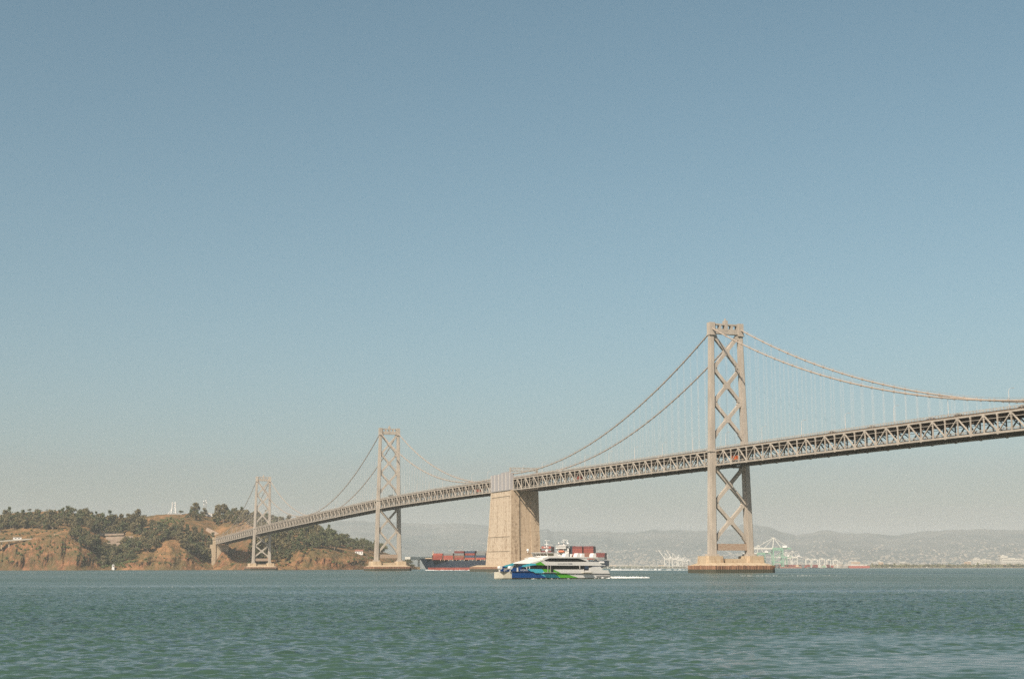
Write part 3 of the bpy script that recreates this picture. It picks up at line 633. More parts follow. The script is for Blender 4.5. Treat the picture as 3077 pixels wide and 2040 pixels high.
# ---- vegetation
def crown_mesh(name, kind, seed, matl, nleaf):
    r_ = random.Random(seed); m = MB(); h = 1.0
    blobs = []
    if kind == 'euc':
        for k in range(13):
            z = r_.uniform(.28, .93); rad_ = .25*math.sin(min(1, (1.06-z)*1.7)*PI/2)+.05; an_ = r_.uniform(0, 6.28)
            blobs.append((math.cos(an_)*rad_*r_.uniform(.2, 1.0), math.sin(an_)*rad_*r_.uniform(.2, 1.0), z, r_.uniform(.11, .18)))
    elif kind == 'pine':
        for k in range(14):
            z = r_.uniform(.16, .95); q = .30*(1.05-z)**.7*r_.uniform(.3, 1); an_ = r_.uniform(0, 6.28); blobs.append((math.cos(an_)*q, math.sin(an_)*q, z, r_.uniform(.09, .15)))
    elif kind == 'oak':
        for k in range(15):
            an_ = r_.uniform(0, 6.28); q = r_.uniform(0, .42); z = .42+.34*math.cos(q/.42*1.2)*r_.uniform(.3, 1)
            blobs.append((math.cos(an_)*q, math.sin(an_)*q, z, r_.uniform(.13, .2)))
    else:
        for k in range(9):
            an_ = r_.uniform(0, 6.28); q = r_.uniform(0, .6); blobs.append((math.cos(an_)*q, math.sin(an_)*q, .3+r_.uniform(0, .45)*(1-q), r_.uniform(.2, .34)))
    for bx, by, bz, br in blobs:
        for k in range(nleaf):
            a, b_ = r_.uniform(0, 6.28), math.acos(r_.uniform(-1, 1)); rr = br*(r_.uniform(.35, 1.15))
            c = np.array((bx+rr*math.sin(b_)*math.cos(a), by+rr*math.sin(b_)*math.sin(a), bz+rr*math.cos(b_)*.8))
            s_ = r_.uniform(.022, .05) if kind != 'scrub' else r_.uniform(.05, .1)
            n1 = np.array([r_.gauss(0, 1) for _ in range(3)]); n1 /= np.linalg.norm(n1); n2 = np.cross(n1, [r_.gauss(0, 1) for _ in range(3)]); n2 /= np.linalg.norm(n2)
            m.poly([c-n1*s_-n2*s_*.7, c+n1*s_-n2*s_*.5, c+n1*s_*.8+n2*s_, c-n1*s_*.7+n2*s_*.6])
    o = m.build(name, matl, fix=False); return o
def trunk_mesh(kind, seed):
    r_ = random.Random(seed); m = MB()
    if kind in ('euc', 'pine'):
        m.tube([(0, 0, -.06), (.01, 0, .3), (-.01, .01, .6), (0, 0, .85)], [.022, .017, .012, .005], 6)
        for k in range(5):
            a = r_.uniform(0, 6.28); z = r_.uniform(.2, .6); m.tube([(0, 0, z), (math.cos(a)*.12, math.sin(a)*.12, z+.16), (math.cos(a)*.18, math.sin(a)*.18, z+.28)], [.011, .008, .004], 5)
    else:
        m.tube([(0, 0, -.06), (.01, 0, .2), (0, .01, .45)], [.035, .028, .015], 6)
        for k in range(6):
            a = r_.uniform(0, 6.28); m.tube([(0, 0, .18), (math.cos(a)*.2, math.sin(a)*.2, .4), (math.cos(a)*.33, math.sin(a)*.33, .55)], [.022, .014, .006], 5)
    return m
protos = {}
def proto(kind, i):
    key = (kind, i)
    if key not in protos:
        nm = {'euc': 'eucalyptus_tree', 'oak': 'oak_tree', 'scrub': 'shrub', 'pine': 'pine_tree'}[kind]
        cr = crown_mesh('crown', kind, 100+i*7+len(kind), M[{'euc': 'leaf', 'oak': 'leaf2', 'scrub': 'leaf3', 'pine': 'pine'}[kind]], {'euc': 60, 'oak': 54, 'scrub': 30, 'pine': 44}[kind])
        tk = None
        if kind != 'scrub': tk = trunk_mesh(kind, i).build('trunk', M['bark'], smooth=True)
        protos[key] = (cr.data, tk.data if tk else None)
        bpy.data.objects.remove(cr); 
        if tk: bpy.data.objects.remove(tk)
    return protos[key]
NTREE = {'euc': 0, 'oak': 0, 'scrub': 0, 'pine': 0}
def plant(kind, p, h, wide, label, group):
    nm = {'euc': 'eucalyptus_tree', 'oak': 'oak_tree', 'scrub': 'shrub', 'pine': 'pine_tree'}[kind]; NTREE[kind] += 1
    cm, tm = proto(kind, random.randrange(7))
    if kind == 'scrub':
        o = bpy.data.objects.new(nm, cm); col.objects.link(o)
    else:
        o = empty(nm, (0, 0, 0))
        for n_, d_ in (('crown', cm), ('trunk', tm)):
            c = bpy.data.objects.new(n_, d_); col.objects.link(c); c.parent = o
    o.location = p; o.scale = (h*wide, h*wide, h); o.rotation_euler = (random.uniform(-.05, .05), random.uniform(-.05, .05), random.uniform(0, 6.28))
    tag(o, label, 'shrub' if kind == 'scrub' else 'tree', group); return o
ZONES = [  # x range, row range, count, height range, share of oaks, label, group
    (-60, 140, 3.3, 4.15, 72, 14, 21, .35, 'dark tree in the long row above the island road at far left', 'trees above the island road'),
    (135, 245, 3.25, 4.4, 46, 14, 20, .35, 'tree on the slope left of the bare grassy gap', 'trees left of the grassy gap'),
    (190, 215, 4.4, 4.8, 7, 13, 16, .9, 'round-topped tree on the skyline left of the grassy gap', 'skyline trees left of the gap'),
    (243, 428, 3.55, 4.4, 84, 15, 24, .1, 'tall eucalyptus in the dense grove below the ridge left of the white tower', 'grove left of the white tower'),
    (208, 330, 2.15, 3.1, 50, 13, 19, .5, 'tree in the wooded ravine behind the left cliff headland', 'trees in the ravine'),
    (300, 400, 1.3, 2.6, 40, 10, 16, .6, 'tree low in the green cove between the two cliff headlands', 'trees in the cove'),
    (330, 480, 2.1, 3.0, 40, 13, 19, .5, 'tree among the pale concrete terraces on the island', 'trees around the pale terraces'),
    (335, 400, 2.45, 2.85, 16, 19, 25, .3, 'tall tree standing in front of the pale concrete terraces', 'trees before the pale terraces'),
    (420, 545, 2.9, 3.7, 44, 12, 18, .4, 'tree on the middle slope below the white tower', 'trees below the white tower'),
    (535, 640, 2.2, 3.6, 64, 13, 20, .4, 'tree in the wood just left of the bridge landing', 'trees left of the bridge landing'),
    (552, 612, 4.4, 4.8, 12, 9, 13, .6, 'tree around the lattice mast on the island top', 'trees around the lattice mast'),
    (640, 770, 4.2, 5.1, 44, 15, 21, .3, 'tree on the ridge behind the farthest bridge tower', 'trees behind the farthest tower'),
    (760, 1010, 2.5, 5.1, 185, 15, 23, .3, 'tree in the wood on the rounded hill right of the farthest tower', 'trees on the rounded hill'),
    (1000, 1150, 3.2, 5.1, 60, 13, 20, .4, 'tree near the low right end of the island beside the middle tower', 'trees at the right end of the island'),
    (745, 960, 1.9, 3.2, 70, 10, 16, .6, 'tree on the lower slope beneath the bridge deck', 'trees below the deck'),
]
for x0, x1, r0, r1, n, h0, h1, po, lb, gp in ZONES:
    for k in range(n):
        px = x0+(x1-x0)*(k+random.random())/n; r = random.uniform(r0, r1); kind = 'oak' if random.random() < po else 'euc'
        if random.random() < .3: kind = 'pine'
        if kind == 'euc' and NTREE['euc'] >= 290: kind = 'oak'
        if kind == 'oak' and NTREE['oak'] >= 270: kind = 'pine'
        p = terrain(px, r); plant(kind, p, random.choice((.85, 1.0, 1.15, 1.3))*random.uniform(h0, h1)*(0.85 if kind == 'oak' else 1), random.uniform(.85, 1.2) if kind == 'oak' else random.uniform(.8, 1.15), lb, gp)
for x, r, h, kd, w, lb in [(82, 4.95, 8, 'oak', 1.3, 'lone rounded tree on the bare skyline at far left'), (7, 4.8, 11, 'oak', 1.1, 'dark tree on the skyline at the left picture edge'),
        (576, 4.95, 21, 'euc', .8, 'tall ragged eucalyptus left of the lattice mast'), (586, 4.95, 22, 'euc', .9, 'tallest ragged eucalyptus left of the lattice mast'),
        (537, 4.97, 9, 'oak', 1.4, 'dark rounded tree right of the white tower'), (109, 4.97, 5, 'oak', 1, 'small tree on the bare skyline, first of two pairs'), (114, 4.97, 4.5, 'oak', 1, 'small tree beside its twin on the bare skyline'),
        (133, 4.97, 4.5, 'oak', 1.2, 'squat small tree on the bare skyline nearer the flagpole'), (140, 4.97, 4.5, 'oak', .9, 'slim small tree on the bare skyline left of the flagpole'),
        (648, 5.0, 20, 'euc', 1.2, 'large tree behind the bridge cables left of the farthest tower'), (668, 5.0, 21, 'euc', 1.2, 'spreading tree left of the farthest tower against the sky'),
        (1226, 2.0, 17, 'oak', 1.5, 'round dark tree at the right tip of the island'), (1238, 1.2, 9, 'oak', 1.5, 'low tree at the waterline of the right island tip'),
        (945, 5.1, 20, 'oak', 1.3, 'round-crowned tree at the top of the wooded hill'), (1090, 5.1, 20, 'oak', 1.4, 'broad tree with gaps of sky left of the middle tower')]:
    plant(kd, terrain(x, r), h, w, lb, None)
SHR = [(-60, 300, .5, 2.6, 120, 2.5, 6, 'olive shrub growing on the left cliff headland', 'shrubs on the left headland'), (300, 410, .3, 1.8, 55, 3, 6, 'green shrub in the cove between the headlands', 'shrubs in the cove'),
       (400, 640, .5, 2.2, 50, 2, 4.5, 'shrub clinging to the central cliffs', 'shrubs on the central cliffs'), (470, 545, 3.9, 4.5, 26, 5, 8, 'dark shrub in the thicket under the white tower', 'thicket under the white tower'),
       (640, 1180, .6, 2.6, 70, 2.5, 5.5, 'shrub on the slope above the right-hand shore', 'shrubs above the right shore'), (-60, 320, 3.0, 3.3, 40, 3, 5, 'low shrub in the strip above the island road', 'shrubs above the road')]
for x0, x1, r0, r1, n, h0, h1, lb, gp in SHR:
    n = int(n*.82)
    for k in range(n):
        px = x0+(x1-x0)*(k+random.random())/n; r = random.uniform(r0, r1); plant('scrub', terrain(px, r), random.uniform(h0, h1), random.uniform(.7, 1.1), lb, gp)

# ---- small structures on the island
def tpl(px, r): return terrain(px, r)
def frame_at(px):                         # unit vectors right / away at a column
    d = ray(px, 1700); a = np.array([d[0], d[1], 0]); a /= np.linalg.norm(a); return np.array([a[1], -a[0], 0]), a
def obj_at(name, p, px): return empty(name, p, math.atan2(frame_at(px)[0][1], frame_at(px)[0][0]))
# local x = right, y = away, z = up
px = 516; p = tpl(px, 5.0); wt = obj_at('white_tower', p, px); tag(wt, 'white twin-legged open tower standing on the bare hilltop', 'tower')
b = MB()
for s in (-1, 1):
    for y in (-2, 2): b.tube([(s*5.2, y*1.6, -2), (s*3.0, y, 12), (s*3.0, y, 23)], .95, 6)
b.build('leg', M['white'], wt); b = MB()
for z in (3, 7.5, 12, 16.5, 21): b.box(-2.6, 2.6, -.4, .4, z, z+1.0)
b.tube([(-11.5, 0, -1), (-3.2, 0, 10)], .45, 6); b.tube([(7, 0, 0), (3.5, 0, 9)], .4, 6); b.build('cross_brace', M['white'], wt)
b = MB(); b.box(-12, 16, -8, 6, -3, .4); b.build('platform', M['grey'], wt)
px = 610; p = tpl(px, 5.0); rt = obj_at('radio_mast', p+np.array([0, 0, 0]), px); tag(rt, 'grey lattice radio mast with dish antennas on the island top', 'mast')
b = MB()
for x in (-3.2, 3.2):
    for y in (-3, 3): b.tube([(x*1.15, y, -2), (x*.9, y*.8, 22)], .22, 5)
for z in range(2, 22, 4):
    for y in (-3, 3): b.bar((-3.4, y, z), (3.4, y, z), .2, .2); b.bar((-3.4, y, z), (3.4, y, z+4), .15, .15); b.bar((3.4, y, z), (-3.4, y, z+4), .15, .15)
b.build('lattice', M['grey'], rt); b = MB(); b.box(-3.2, 3.2, -3, 3, 22, 22.6); b.tube([(1.5, 0, 22), (1.5, 0, 29)], .15, 5); b.tube([(3, 0, 22), (3, 0, 27)], .2, 5); b.build('top_platform', M['grey'], rt)
for x, z in ((-3, 23.5), (2.8, 21), (1.2, 25), (-2.5, 17)): b = MB(); b.tube([(x, -3.6, z), (x, -3.0, z)], [1.1, .6], 10); b.build('dish', M['white'], rt)
px = 622; p = tpl(px, 4.85); hb = obj_at('hilltop_building', p, px); tag(hb, 'long low white building under the lattice mast', 'building')
b = MB(); b.box(-12, 12, -4, 4, -3, 4.6); b.box(-12, 3, -3.9, 4, 4.6, 6.2); b.build('wall', M['white'], hb); b = MB(); b.box(-12.5, 3.5, -4.6, 4.6, 6.2, 6.8); b.box(3.5, 12.4, -4.5, 4.5, 4.6, 5.0); b.build('roof', M['grey'], hb)
for x in (-9, -5, -1, 3, 7, 10): b = MB(); b.box(x-.8, x+.8, -4.1, -3.95, 1.4, 3.2); b.build('window', M['glass'], hb)
px = 340; p = tpl(px, .22); li = obj_at('beacon_hut', (p[0], p[1], .2), px); tag(li, 'small white navigation beacon at the waterline below the cove', 'beacon')
b = MB(); b.loft([[(x*2.4, y*2.4, -2) for x, y in ((-1, -1), (1, -1), (1, 1), (-1, 1))], [(x*1.7, y*1.7, 8.2) for x, y in ((-1, -1), (1, -1), (1, 1), (-1, 1))]]); b.box(-2.2, 2.2, -2.2, 2.2, 8.2, 8.7); b.build('wall', M['white'], li)
b = MB(); b.box(-.8, .8, -2.25, -2.0, 5, 7); b.build('window', M['glass'], li); b = MB(); b.tube([(0, 0, 8.7), (0, 0, 10.2)], .7, 8); b.build('lantern', M['grey'], li)
px = 157; p = tpl(px, 4.97); fp = obj_at('flagpole', p, px); tag(fp, 'thin pole beside a small pale hut on the bare skyline', 'flagpole')
b = MB(); b.tube([(1, 0, -1), (1, 0, 9)], [.3, .15], 5); b.build('pole', M['grey'], fp); b = MB(); b.box(-2.4, .6, -1, 1, -1, 2.2); b.prism([(-2.6, 2.2), (.8, 2.2), (-.9, 3.4)], -1.2, 1.2, lambda a, c, t: (a, t, c)); b.build('hut', M['white_far'], fp)
# road viaduct along the left headland
vd = empty('road_viaduct', tuple(tpl(90, 2.2))); vd.location = (0, 0, 0); tag(vd, 'pale road viaduct with parapet along the top of the left headland', 'viaduct')
b = MB(); rl = MB(); ps = [at(x, y, 2650.0) for x, y in ((-120, 1634), (-40, 1629), (0, 1627), (50, 1624), (100, 1620), (150, 1617), (185, 1616), (205, 1614))]
for a, c in zip(ps[:-1], ps[1:]): b.bar(a, c, 9, 1.1); rl.bar(a+np.array((0, 0, 1.1))-frame_at(80)[1]*4.4, c+np.array((0, 0, 1.1))-frame_at(80)[1]*4.4, .4, 1.2)
for i in range(len(ps)-1):
    for f in (0.1, .55): q = ps[i]*(1-f)+ps[i+1]*f; b.box(q[0]-1, q[0]+1, q[1]-1, q[1]+1, q[2]-13, q[2]-.5)
b.build('road_deck', M['conc2'], vd); rl.build('parapet', M['white_far'], vd)
# vehicles / site things beside the viaduct
for i, (x, y, w_, h_, mt, lb) in enumerate([(52, 1619, 14, 2.6, 'white', 'white trailer parked on the road above the left headland'), (136, 1615, 4, 2.2, 'white', 'small white shed beside the island road'), (172, 1611, 11, 4, 'buff', 'tan site cabin below the dark retaining wall'), (185, 1610, 9, 3, 'white_far', 'pale site cabin at the right end of the island road')]):
    p = at(x, y, 2662); o = obj_at('site_cabin' if i else 'trailer', p, x); b = MB(); b.box(-w_/2, w_/2, -2, 2, -1, h_); b.box(-w_/2-.3, w_/2+.3, -2.3, 2.3, h_, h_+.3); b.build('wall', M[mt], o); b = MB(); b.box(-w_*.3, -w_*.1, -2.08, -1.97, .8, 1.8); b.box(w_*.1, w_*.3, -2.08, -1.97, .8, 1.8); b.build('window', M['glass'], o); tag(o, lb, 'cabin' if i else 'trailer')
p0 = at(163, 1601, 2690); p1 = at(203, 1599, 2690); b = MB(); b.bar(p0-np.array((0, 0, 5)), p1-np.array((0, 0, 5)), 2.0, 10); tag(b.build('retaining_wall', M['steel_d']), 'dark retaining wall cut into the slope behind the site cabins', 'wall')
# pale concrete terraces in the trees
b = MB()
for (xa, ya, xb, yb, D, hh) in [(315, 1604, 372, 1602, 2700, 3), (318, 1612, 400, 1610, 2696, 5), (325, 1620, 420, 1617, 2690, 6), (322, 1630, 420, 1628, 2684, 8), (318, 1642, 372, 1638, 2678, 7)]:
    A_ = at(xa, ya, D); B_ = at(xb, yb, D); b.bar(A_-np.array((0, 0, hh/2)), B_-np.array((0, 0, hh/2)), 14, hh)
tag(b.build('concrete_terrace', M['terr']), 'pale stepped concrete terrace showing between the trees', 'terrace')
b = MB(); A_ = at(300, 1605, 2702); B_ = at(345, 1603, 2702); b.bar(A_, B_, 4, 5); tag(b.build('tunnel_mouth', M['black']), 'dark wall opening above the pale concrete terrace', 'wall')
# retaining slope above the bridge landing
b = MB(); 
for k in range(7): A_ = at(618+k*9, 1585+k*4.5, 2790-k*3); B_ = at(627+k*9, 1589.5+k*4.5, 2787-k*3); b.bar(A_-np.array((0, 0, 7)), B_-np.array((0, 0, 7)), 3, 16)
tag(b.build('landing_wall', M['terr']), 'curved concrete wall above the bridge landing on the island', 'wall')
# house on the right shore, buoy
px = 1078; p = tpl(px, 2.9); ho = obj_at('island_house', p, px); tag(ho, 'small pale house among trees left of the middle tower', 'house')
b = MB(); b.box(-7, 7, -4, 4, -2, 4.5); b.build('wall', M['white'], ho); b = MB(); b.prism([(-4.6, 4.5), (4.6, 4.5), (0, 7.5)], -7.5, 7.5, lambda a, c, t: (t, a, c)); b.build('roof', M['brown'], ho)
for x in (-4.5, 0, 4.5): b = MB(); b.box(x-.7, x+.7, -4.1, -3.95, 1, 3); b.build('window', M['glass'], ho)
p = at(891, 1709, 2300); bo = obj_at('navigation_buoy', (p[0], p[1], -.4), 891); tag(bo, 'red navigation buoy near the shore right of the farthest tower', 'buoy')
b = MB(); b.tube([(0, 0, -.5), (0, 0, .9)], 1.5, 12); b.build('float', M['orange'], bo); b = MB(); b.tube([(0, 0, .9), (0, 0, 4.6)], [.9, .5], 8); b.ball((0, 0, 5), .6); b.build('cage', M['orange'], bo)

# ------------------------------------------------------------------ ships
class Hullframe:
    def __init__(s, px, D, head):          # origin at the port bow on the water, heading = angle turned towards the camera from straight left
        d = ray(px, 1707); n = math.hypot(d[0], d[1]); s.o = CAM+d/n*D; s.o[2] = -curv(D)
        s.fwd = -R0*math.cos(head)-F0*math.sin(head); s.stb = R0*0; s.stb = np.array([s.fwd[1], -s.fwd[0], 0])
    def W(s, a, t, z): return s.o-s.fwd*a+s.stb*t+np.array((0, 0, z))       # a metres aft, t metres to starboard
    def sz(s, px, py, t=0.0):              # pixel -> (aft, height) on the plane t
        d = ray(px, py); n = s.stb; k = np.dot(s.o+n*t-CAM, n)/np.dot(d, n); P = CAM+d*k; q = P-s.o; return float(-np.dot(q, s.fwd)), float(P[2]-s.o[2])
FH = Hullframe(1538, 446.0, math.radians(35))
BM = 9.7
ferry = empty('ferry', tuple(FH.o)); ferry.rotation_euler = (0, 0, math.atan2(-FH.fwd[1], -FH.fwd[0]))
tag(ferry, 'white catamaran ferry with blue, cyan and green bow stripes', 'ferry')
# local frame: x aft, y ... starboard direction relative to rotated x
_ex = -FH.fwd; _sy = 1.0 if (np.cross(np.array((0, 0, 1.0)), _ex)@FH.stb) > 0 else -1.0
def fl(a, t, z): return (a, _sy*t, z)
def P2(pts, t=0.0): return [FH.sz(x, y, t) for x, y in pts]
LF = FH.sz(1834, 1736)[0]
def skin(name, pts, m, t_out=0.04, t_in=-0.02, parent=None, both=True):   # thin plates on both outer sides
    b = MB(); q = P2(pts); b.prism(q, -t_out, -t_in, lambda a, c, t: fl(a, t, c)); b.build(name, m, parent or ferry)
    if both: b = MB(); b.prism(q, BM+t_in, BM+t_out, lambda a, c, t: fl(a, t, c)); b.build(name, m, parent or ferry)
# two hulls
for k, t0 in enumerate((0.0, BM-2.9)):
    b = MB(); st = []
    for a, w, zt_, zk in [(0.0, .10, 2.15, .1), (.8, .9, 2.15, -.3), (2.2, 2.0, 2.15, -.6), (5, 2.9, 2.15, -.8), (8.0, 2.9, 2.1, -.8), (8.9, 2.9, 1.65, -.8), (LF-1.5, 2.9, 1.45, -.7), (LF, 2.9, 1.4, -.5)]:
        c = t0+(0.0 if k == 0 else 2.9); s = 1 if k == 0 else -1; 
        o_, i_ = (c, c+s*w)                # outer wall straight, inner wall tapers to the stem
        st.append([fl(a, o_, zt_), fl(a, o_, .2), fl(a, (o_+i_)/2, zk), fl(a, i_, .2), fl(a, i_, zt_)])
    b.mi(0).loft(st); h_ = b.build('hull', [M['alum']], ferry)
    m_ = MB(); m_.box(0, 0, 0, 0, 0, 0) if False else None
b = MB(); b.prism([(5.5, 1.2), (LF-.5, 1.2), (LF-.5, 1.7), (5.5, 1.9)], 2.0, BM-2.0, lambda a, c, t: fl(a, t, c)); b.build('bridge_deck', M['alum'], ferry)
# hull side colours
Yb = 1735.2
skin('blue_stripe', [(1538, 1716.5), (1600, 1717), (1606, 1721.5), (1615, 1721.7), (1645, Yb), (1538, Yb)], M['blue'])
skin('cyan_stripe', [(1615, 1721.7), (1663, 1722.3), (1684, Yb), (1645, Yb)], M['cyan'])
skin('green_stripe', [(1663, 1722.3), (1700, 1723), (1738, Yb), (1684, Yb)], M['lime'])
skin('white_side', [(1700, 1723), (1832, 1723.6), (1834.5, Yb), (1738, Yb)], M['white'])
skin('waterline_band', [(1538, Yb), (1834.5, Yb), (1834.5, 1738), (1538, 1738)], M['black'])
skin('rub_rail', [(1538, 1716), (1601, 1716.6), (1607, 1721), (1833, 1722.8), (1833, 1724.4), (1606, 1722.6), (1600, 1717.8), (1538, 1717.2)], M['black'], .22, -.02)
skin('rub_rail', [(1792, 1730.2), (1834, 1730.2), (1834, 1731.6), (1792, 1731.6)], M['black'], .22, -.02)
# main deck sides
skin('blue_bow_panel', [(1537.5, 1715.6), (1536.5, 1711), (1541, 1706), (1550, 1704.6), (1553, 1705), (1552.5, 1715.9)], M['blue'], both=False)
skin('blue_bow_panel', [(1557, 1716), (1556, 1705), (1560, 1701.2), (1566, 1700), (1574, 1703), (1565, 1705.5), (1566, 1708.2), (1583, 1708.4), (1604, 1721), (1600, 1716.6)], M['blue'])
skin('bow_post', [(1553, 1704.5), (1556.2, 1704.5), (1557, 1716), (1552.5, 1716)], M['white'], .12)
skin('cyan_panel', [(1583, 1708.4), (1628, 1709), (1639, 1721.7), (1607, 1721.4), (1604, 1721)], M['cyan'])
skin('green_panel', [(1628, 1709), (1663, 1710), (1688, 1722.4), (1639, 1721.7)], M['lime'])
skin('white_side', [(1663, 1710), (1752, 1710), (1754, 1708.5), (1757, 1723), (1688, 1722.4)], M['white'])
skin('white_side', [(1757, 1713), (1769, 1713), (1769, 1705.5), (1785, 1702.3), (1804, 1701.5), (1812, 1712), (1827, 1712), (1832, 1722.8), (1757, 1723)], M['white'])
skin('bow_window', [(1565, 1705.5), (1574, 1703), (1600, 1698), (1640, 1698), (1760, 1699.5), (1765, 1699.5), (1765, 1707), (1752, 1710), (1663, 1710), (1566, 1708.3)], M['glass'], .02, -.02)
# main cabin body behind the window band
zA = FH.sz(1650, 1709)[1]; zB = FH.sz(1650, 1698)[1]
sF = FH.sz(1585, 1709)[0]; sR = FH.sz(1757, 1709)[0]
b = MB(); b.prism([(sF, 1.7), (sR+3.0, 1.7), (sR+3.0, zB+.1), (sF+1.2, zB+.1)], .06, BM-.06, lambda a, c, t: fl(a, t, c)); b.build('main_cabin', M['glass'], ferry)
for x in (1582.5, 1591): skin('window_post', [(x-.8, 1702), (x+.8, 1701.8), (x+.8, 1709), (x-.8, 1709)], M['white'], .1)
skin('window_post', [(1578, 1702.4), (1592, 1700.4), (1592, 1701.4), (1578, 1703.4)], M['white'], .08)
for x in (1742, ): skin('window_post', [(x-1, 1699.5), (x+.8, 1699.5), (x+.8, 1708), (x-.8, 1708)], M['white'], .1)
# fascia between decks
skin('cyan_panel', [(1566, 1700), (1572, 1697.6), (1599, 1690), (1603, 1689.2), (1612, 1697), (1600, 1698), (1574, 1703)], M['cyan'], .10, .0)
skin('green_panel', [(1603, 1689.2), (1620, 1683.8), (1639, 1698), (1612, 1697)], M['lime'], .10, .0)
skin('white_side', [(1603, 1689.2), (1632, 1680.2), (1640, 1686.6), (1644, 1687), (1766, 1687), (1806, 1687.4), (1807, 1697.0), (1819, 1697.4), (1819, 1699), (1639, 1698), (1620, 1683.8)], M['white'], .10, .0)
# canopy and upper cabin
q = P2([(1599, 1690), (1601, 1688.8), (1646, 1672.2)])
zc0 = q[0][1]; sC = q[0][0]
zr = FH.sz(1700, 1672.5)[1]; zf = FH.sz(1700, 1687)[1]; sRoofEnd = FH.sz(1795, 1673)[0]
sTop = sC+6.2
b = MB(); b.prism([(sC-.3, zc0-.25), (sC-.3, zc0), (sTop-1.0, zr-.55), (sTop, zr-.05), (sRoofEnd, zr-.05), (sRoofEnd, zr-.4), (sTop+.5, zr-.4), (sC+1, zc0-.25)], -.12, BM+.12, lambda a, c, t: fl(a, t, c)); b.build('roof', M['white'], ferry)
sUF = FH.sz(1640, 1683)[0]; sUR = FH.sz(1763, 1685)[0]
b = MB(); b.prism([(sC+.8, zf-1.0), (sC+.8, zc0-.28), (sTop+.4, zr-.42), (sUR, zr-.42), (sUR, zf-1.0)], .14, BM-.14, lambda a, c, t: fl(a, t, c)); b.build('upper_cabin', M['white'], ferry)
skin('upper_window', [(1633, 1680.6), (1640, 1677.2), (1650, 1675.8), (1735, 1676.2), (1766, 1686.4), (1758, 1686.8), (1645, 1686.2), (1640, 1685)], M['glass'], -.04, -.20)
skin('white_side', [(1632, 1680.5), (1640, 1676.8), (1650, 1675.2), (1736, 1675.6), (1767, 1686.8), (1769, 1686.8), (1762, 1675.8), (1796, 1675.8), (1796, 1673.2), (1646, 1672), (1630, 1676)], M['white'], .05, -.1)
b = MB(); b.prism([(sUR, zf-1.2), (FH.sz(1807, 1697)[0], zf-1.2), (FH.sz(1819, 1697)[0], zf-1.05), (sUR, zf-1.0)], .05, BM-.05, lambda a, c, t: fl(a, t, c)); b.build('aft_deck', M['alum'], ferry)
b = MB()
for a in np.linspace(sUR+.5, sRoofEnd-.5, 4):
    for t in (.5, BM-.5): b.tube([fl(a, t, zf-1.1), fl(a, t, zr-.4)], .07, 6)
for t in (.3, BM-.3): b.tube([fl(sUR, t, zf+.55), fl(FH.sz(1806, 1687)[0], t, zf+.55)], .04, 5)
b.build('aft_rail', M['white'], ferry)
b = MB(); b.box(*sorted((sUR+1.0, sUR+2.2)), *sorted((_sy*2, _sy*9)), zf-1.0, zf-.1); b.build('bench', M['cblue'], ferry)
# wheelhouse
sW = FH.sz(1647, 1670, 1.0)[0]; zw0 = zr; zw1 = FH.sz(1647, 1661, 1.0)[1]; zw2 = FH.sz(1647, 1658.8, 1.0)[1]
b = MB()
def wh(z, k): return [fl(sW+k, 1.0, z), fl(sW-1.1+k, 3.2, z), fl(sW-1.5+k, 4.9, z), fl(sW-1.1+k, 6.8, z), fl(sW+k, 8.9, z), fl(sW+3.7, 8.9, z), fl(sW+3.7, 1.0, z)]
b.loft([wh(zw0-.1, .0), wh(zw0+.28, -.05)]); b.build('wheelhouse', M['white'], ferry)
b = MB(); b.loft([wh(zw0+.28, .02), wh(zw1, -.5)]); b.build('wheelhouse_window', M['cabin_glass'], ferry)
b = MB()
lo, hi = wh(zw0+.28, -.04), wh(zw1, -.58)
for i in (0, 1, 2, 3, 4): b.tube([lo[i], hi[i]], .10, 5)
for i in range(4):
    A_, B_ = np.array(lo[i]), np.array(lo[i+1]); C_, D_ = np.array(hi[i]), np.array(hi[i+1]); b.tube([(A_+B_)/2, (C_+D_)/2], .06, 5)
b.box(sW+2.3, sW+3.75, *sorted((_sy*.92, _sy*1.05)), zw0, zw1); b.build('window_frame', M['white'], ferry)
b = MB(); b.loft([wh(zw1, -1.0), wh(zw2, -1.15)]); b.box(sW+2, sW+4.2, *sorted((_sy*1, _sy*8.9)), zw1+.01, zw2-.01); b.build('wheelhouse_roof', M['white'], ferry)
# mast, domes, vents, rafts
mz = FH.sz(1643, 1622, 5.5)[1]; ma = FH.sz(1643, 1650, 5.5)[0]
b = MB(); b.tube([fl(ma, 5.5, zw2), fl(ma, 5.5, mz)], [.16, .10], 8); b.box(ma-1.0, ma+.6, -.3+_sy*5.5, .3+_sy*5.5, mz-2.4, mz-2.2)
b.box(ma-.5, ma+.9, -.15+_sy*5.5, .15+_sy*5.5, mz-.25, mz); b.box(ma-.15, ma+.15, _sy*5.5-1.0, _sy*5.5+1.0, mz-1.4, mz-1.25); b.build('mast', M['white'], ferry)
b = MB(); b.ball(fl(ma, 5.5, zw2+.55), .5); b.build('radar_dome', M['white'], ferry)
b = MB(); b.ball(fl(FH.sz(1586, 1652, 9.0)[0], 9.0, zw2+.75), .42); b.tube([fl(FH.sz(1586, 1652, 9.0)[0], 9.0, zw2), fl(FH.sz(1586, 1652, 9.0)[0], 9.0, zw2+.5)], .15); b.build('radar_dome', M['white'], ferry)
